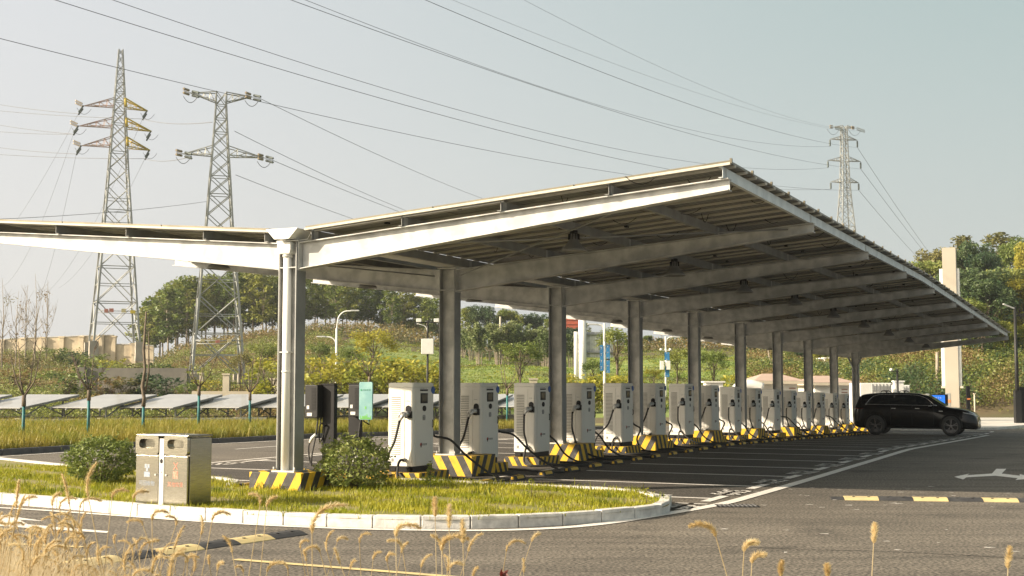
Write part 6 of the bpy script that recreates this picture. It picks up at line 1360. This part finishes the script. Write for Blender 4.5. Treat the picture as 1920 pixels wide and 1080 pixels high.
def fox_geo(items, name, nb=230):
    SV = []; mbs = MB(); BV = []
    for st, hp, rad, nbk in items:
        mbs.tube([tuple(p) for p in st], .0011, 4, cap=False); mbs.tube([tuple(p) for p in hp], [rad * .30] * (len(hp) - 1) + [rad * .1], 5, m=1)
        hp = np.array(hp); t = rng.random(nbk) * (len(hp) - 1.001); i = t.astype(int); f = (t - i)[:, None]; c = hp[i] * (1 - f) + hp[i + 1] * f; ax = hp[i + 1] - hp[i]; ax /= np.linalg.norm(ax, axis=1)[:, None]
        q = rng.normal(size=(nbk, 3)); q -= ax * (q * ax).sum(1)[:, None]; q /= np.linalg.norm(q, axis=1)[:, None]; tt = t / (len(hp) - 1); env = (np.sin(np.clip(tt * .85 + .12, 0, 1) * PI) ** .6)[:, None]
        dd = q * .8 + ax * .75; dd /= np.linalg.norm(dd, axis=1)[:, None]; ln = rad * 1.9 * (.5 + .7 * rng.random(nbk))[:, None] * env; wv = np.cross(dd, rng.normal(size=(nbk, 3))); wv /= np.linalg.norm(wv, axis=1)[:, None]
        a = c + q * rad * .25; BV.append(np.stack([a - wv * .0007, a + wv * .0007, a + dd * ln], 1).reshape(-1, 3))
    return mbs, np.concatenate(BV)
def ftbase(px, Y, j=.25): return ((px - 960) / F_PX * Y + rnd.uniform(-j, j), Y + rnd.uniform(-.1, .2), .4)
items = []; rnd.seed(77)
def add(px, py, Y, Lh, curl=2.2, bdir=None, rad=.0064, nb=170):
    Lh *= .82
    tip = at(px, py, Y); b = bdir if bdir is not None else rnd.uniform(-1, 1); st, hp = foxtail(ftbase(px + rnd.uniform(-60, 60), Y), tuple(tip), Lh, (b, rnd.uniform(-.3, .3)), nb, curl); items.append((st, hp, rad * rnd.uniform(.75, 1.15), nb))
# dense clump at the left
for _ in range(135):
    px = abs(rnd.gauss(0, 120)) - 20 if rnd.random() < .6 else rnd.uniform(0, 330); py = rnd.uniform(978, 1090) + max(0, px - 110) * .22
    add(px, py, rnd.uniform(2.9, 4.6), rnd.uniform(.045, .085), rnd.uniform(1.4, 3.2), nb=120)
for px in range(330, 1000, 13):
    if rnd.random() < .62: add(px + rnd.uniform(-8, 8), rnd.uniform(1015, 1085) if px > 560 else rnd.uniform(1000, 1085), rnd.uniform(3.0, 4.4), rnd.uniform(.05, .085), rnd.uniform(1.6, 3.), nb=150)
for px, py, Y, Lh, c, b in [(30, 952, 3.0, .08, .5, .1), (40, 948, 3.2, .06, 1.5, 1), (98, 948, 3.4, .06, 1.4, 1), (112, 954, 3.3, .075, 2.2, 1), (130, 945, 3.1, .09, .6, -.1), (150, 952, 3.2, .08, 2.4, 1), (165, 930, 2.7, .09, .9, 1), (210, 934, 3.4, .07, 2.2, 1), (250, 935, 3.3, .06, 2, 1), (285, 975, 3.3, .07, 2.4, 1), (268, 985, 3.4, .065, 2.4, -1), (330, 985, 3.5, .06, 2.2, -1), (398, 975, 3.2, .07, 2.3, 1), (500, 950, 3.3, .05, 1.4, 1), (488, 945, 3.2, .06, 2., -1)]: add(px, py, Y, Lh, c, b)
mbs, BV = fox_geo(items, 'fox')
# dry straw blades
sp = []
for _ in range(4200):
    px = (abs(rnd.gauss(0, 140)) - 30) if rnd.random() < .75 else rnd.uniform(0, 1000); Y = rnd.uniform(2.9, 4.8); top = (985 + max(0, px - 60) * .22 + rnd.uniform(0, 95)); z = at(px, top, Y).z; sp.append(((px - 960) / F_PX * Y, Y, .45, z - .45))
sp = np.array(sp); n = len(sp); a = rng.random(n) * 2 * PI; d = np.stack([np.cos(a), np.sin(a) * .4, 0 * a], 1); hh = sp[:, 3:4]; b_ = sp[:, :3]; ww = .0016; e = np.array([[1, 0, 0.]]); ln = (.05 + .28 * rng.random(n))[:, None]
q = [b_ - d * ln * .6, b_ + np.array([[0, 0, 1]]) * hh * .5 - d * ln * .3, b_ + np.array([[0, 0, 1]]) * hh * .85, b_ + np.array([[0, 0, 1]]) * hh * (1 - .12 * rng.random((n, 1))) + d * ln * .55]
V = np.stack([q[0] - e * ww, q[0] + e * ww, q[1] - e * ww, q[1] + e * ww, q[2] - e * ww, q[2] + e * ww, q[3], q[3] + e * .0004], 1).reshape(-1, 3); b = np.arange(n)[:, None] * 8
Fc = np.concatenate([b + np.array([[0, 1, 3, 2]]), b + np.array([[2, 3, 5, 4]]), b + np.array([[4, 5, 7, 6]])])
root = thing('foxtail_grass', 'dry golden foxtail grass thick in the lower left corner and along the bottom', 'grass', (0, 0, 0)); root['kind'] = 'stuff'
mbs.build('stems_and_cores', ['straw', 'seed'], root)['kind'] = 'stuff'; link(npmesh('bristles', BV, np.arange(len(BV)).reshape(-1, 3), 'seed'), 'bristles', root)['kind'] = 'stuff'
link(npmesh('straw_blades', V, Fc, 'straw'), 'straw_blades', root)['kind'] = 'stuff'
# single foxtails standing clear of the clump
SF = [(585, 1000, 2.6, .105, 1.7, 1, 'tall arching foxtail head just right of the black end of the hump'), (742, 1006, 2.9, .075, 2.6, 1, 'arching foxtail head low over the road, first left of the upright trio'), (816, 968, 3.0, .045, .5, 0, 'leftmost of the three upright foxtail heads on dark stems'), (842, 990, 3.0, .055, .7, .1, 'middle of the three upright foxtail heads on dark stems'), (868, 1018, 3.0, .055, .2, 0, 'rightmost of the three upright foxtail heads on dark stems'), (828, 1032, 2.8, .08, 2.4, 1, 'curled foxtail head just below the upright trio'), (1342, 1006, 2.7, .07, 1.9, -1, 'foxtail head arching left on the stem right of the middle'), (1395, 1034, 2.8, .045, 1.9, 1, 'small foxtail head just right of the arching one'), (1410, 1056, 2.9, .045, 1.9, 1, 'lower small foxtail head above the bottom edge'), (1464, 1080, 2.9, .035, .8, .3, 'foxtail tip poking up from the bottom edge, left of the tall lone one'), (1638, 1018, 2.9, .045, .3, .2, 'lone upright foxtail on a straight straw stem at the lower right'), (1890, 1066, 2.9, .05, .4, .3, 'pale wispy foxtail at the lower right corner'), (1552, 1082, 2.9, .03, .4, 0, 'tiny foxtail tip at the bottom edge right of the middle')]
for px, py, Y, Lh, c, b, lab in SF:
    tip = at(px, py, Y); lean = 70 if px in (1342,) else (-25 if px > 1300 else -10); bs = ((px + lean * 3.2 - 960) / F_PX * Y, Y, .4) if px == 1342 else ((px - 960 - (60 if px in (1638, 1395, 1410, 1890) else -20)) / F_PX * Y, Y, .4)
    st, hp = foxtail(bs, tuple(tip), Lh, (b, 0), 300, c); m2, B2 = fox_geo([(st, hp, .0068, 420)], 'f'); o = thing('foxtail_stem', lab, 'grass stem', bs, 0, 'single foxtail stems in the foreground')
    off = Vector(bs); m2.v = [(v[0] - off.x, v[1] - off.y, v[2] - off.z) for v in m2.v]; m2.build('stem', ['straw', 'seed'], o); link(npmesh('bristles', B2 - np.array(bs), np.arange(len(B2)).reshape(-1, 3), 'seed'), 'seed_head', o)
p = at(945, 1076, 3.0); o = thing('red_leaf_plant', 'small dark red leaves poking up at the bottom edge', 'plant', (p.x, p.y, .4)); mb = MB(); mb.tube([(0, 0, 0), (0, 0, p.z - .4)], .0015, 4); mb.build('stem', 'bark', o)
link(leaves('leaves', ball(9, (0, 0, p.z - .4), (.012, .012, .012), .3), .026, ['lf_red'], asp=.5), 'leaves', o)
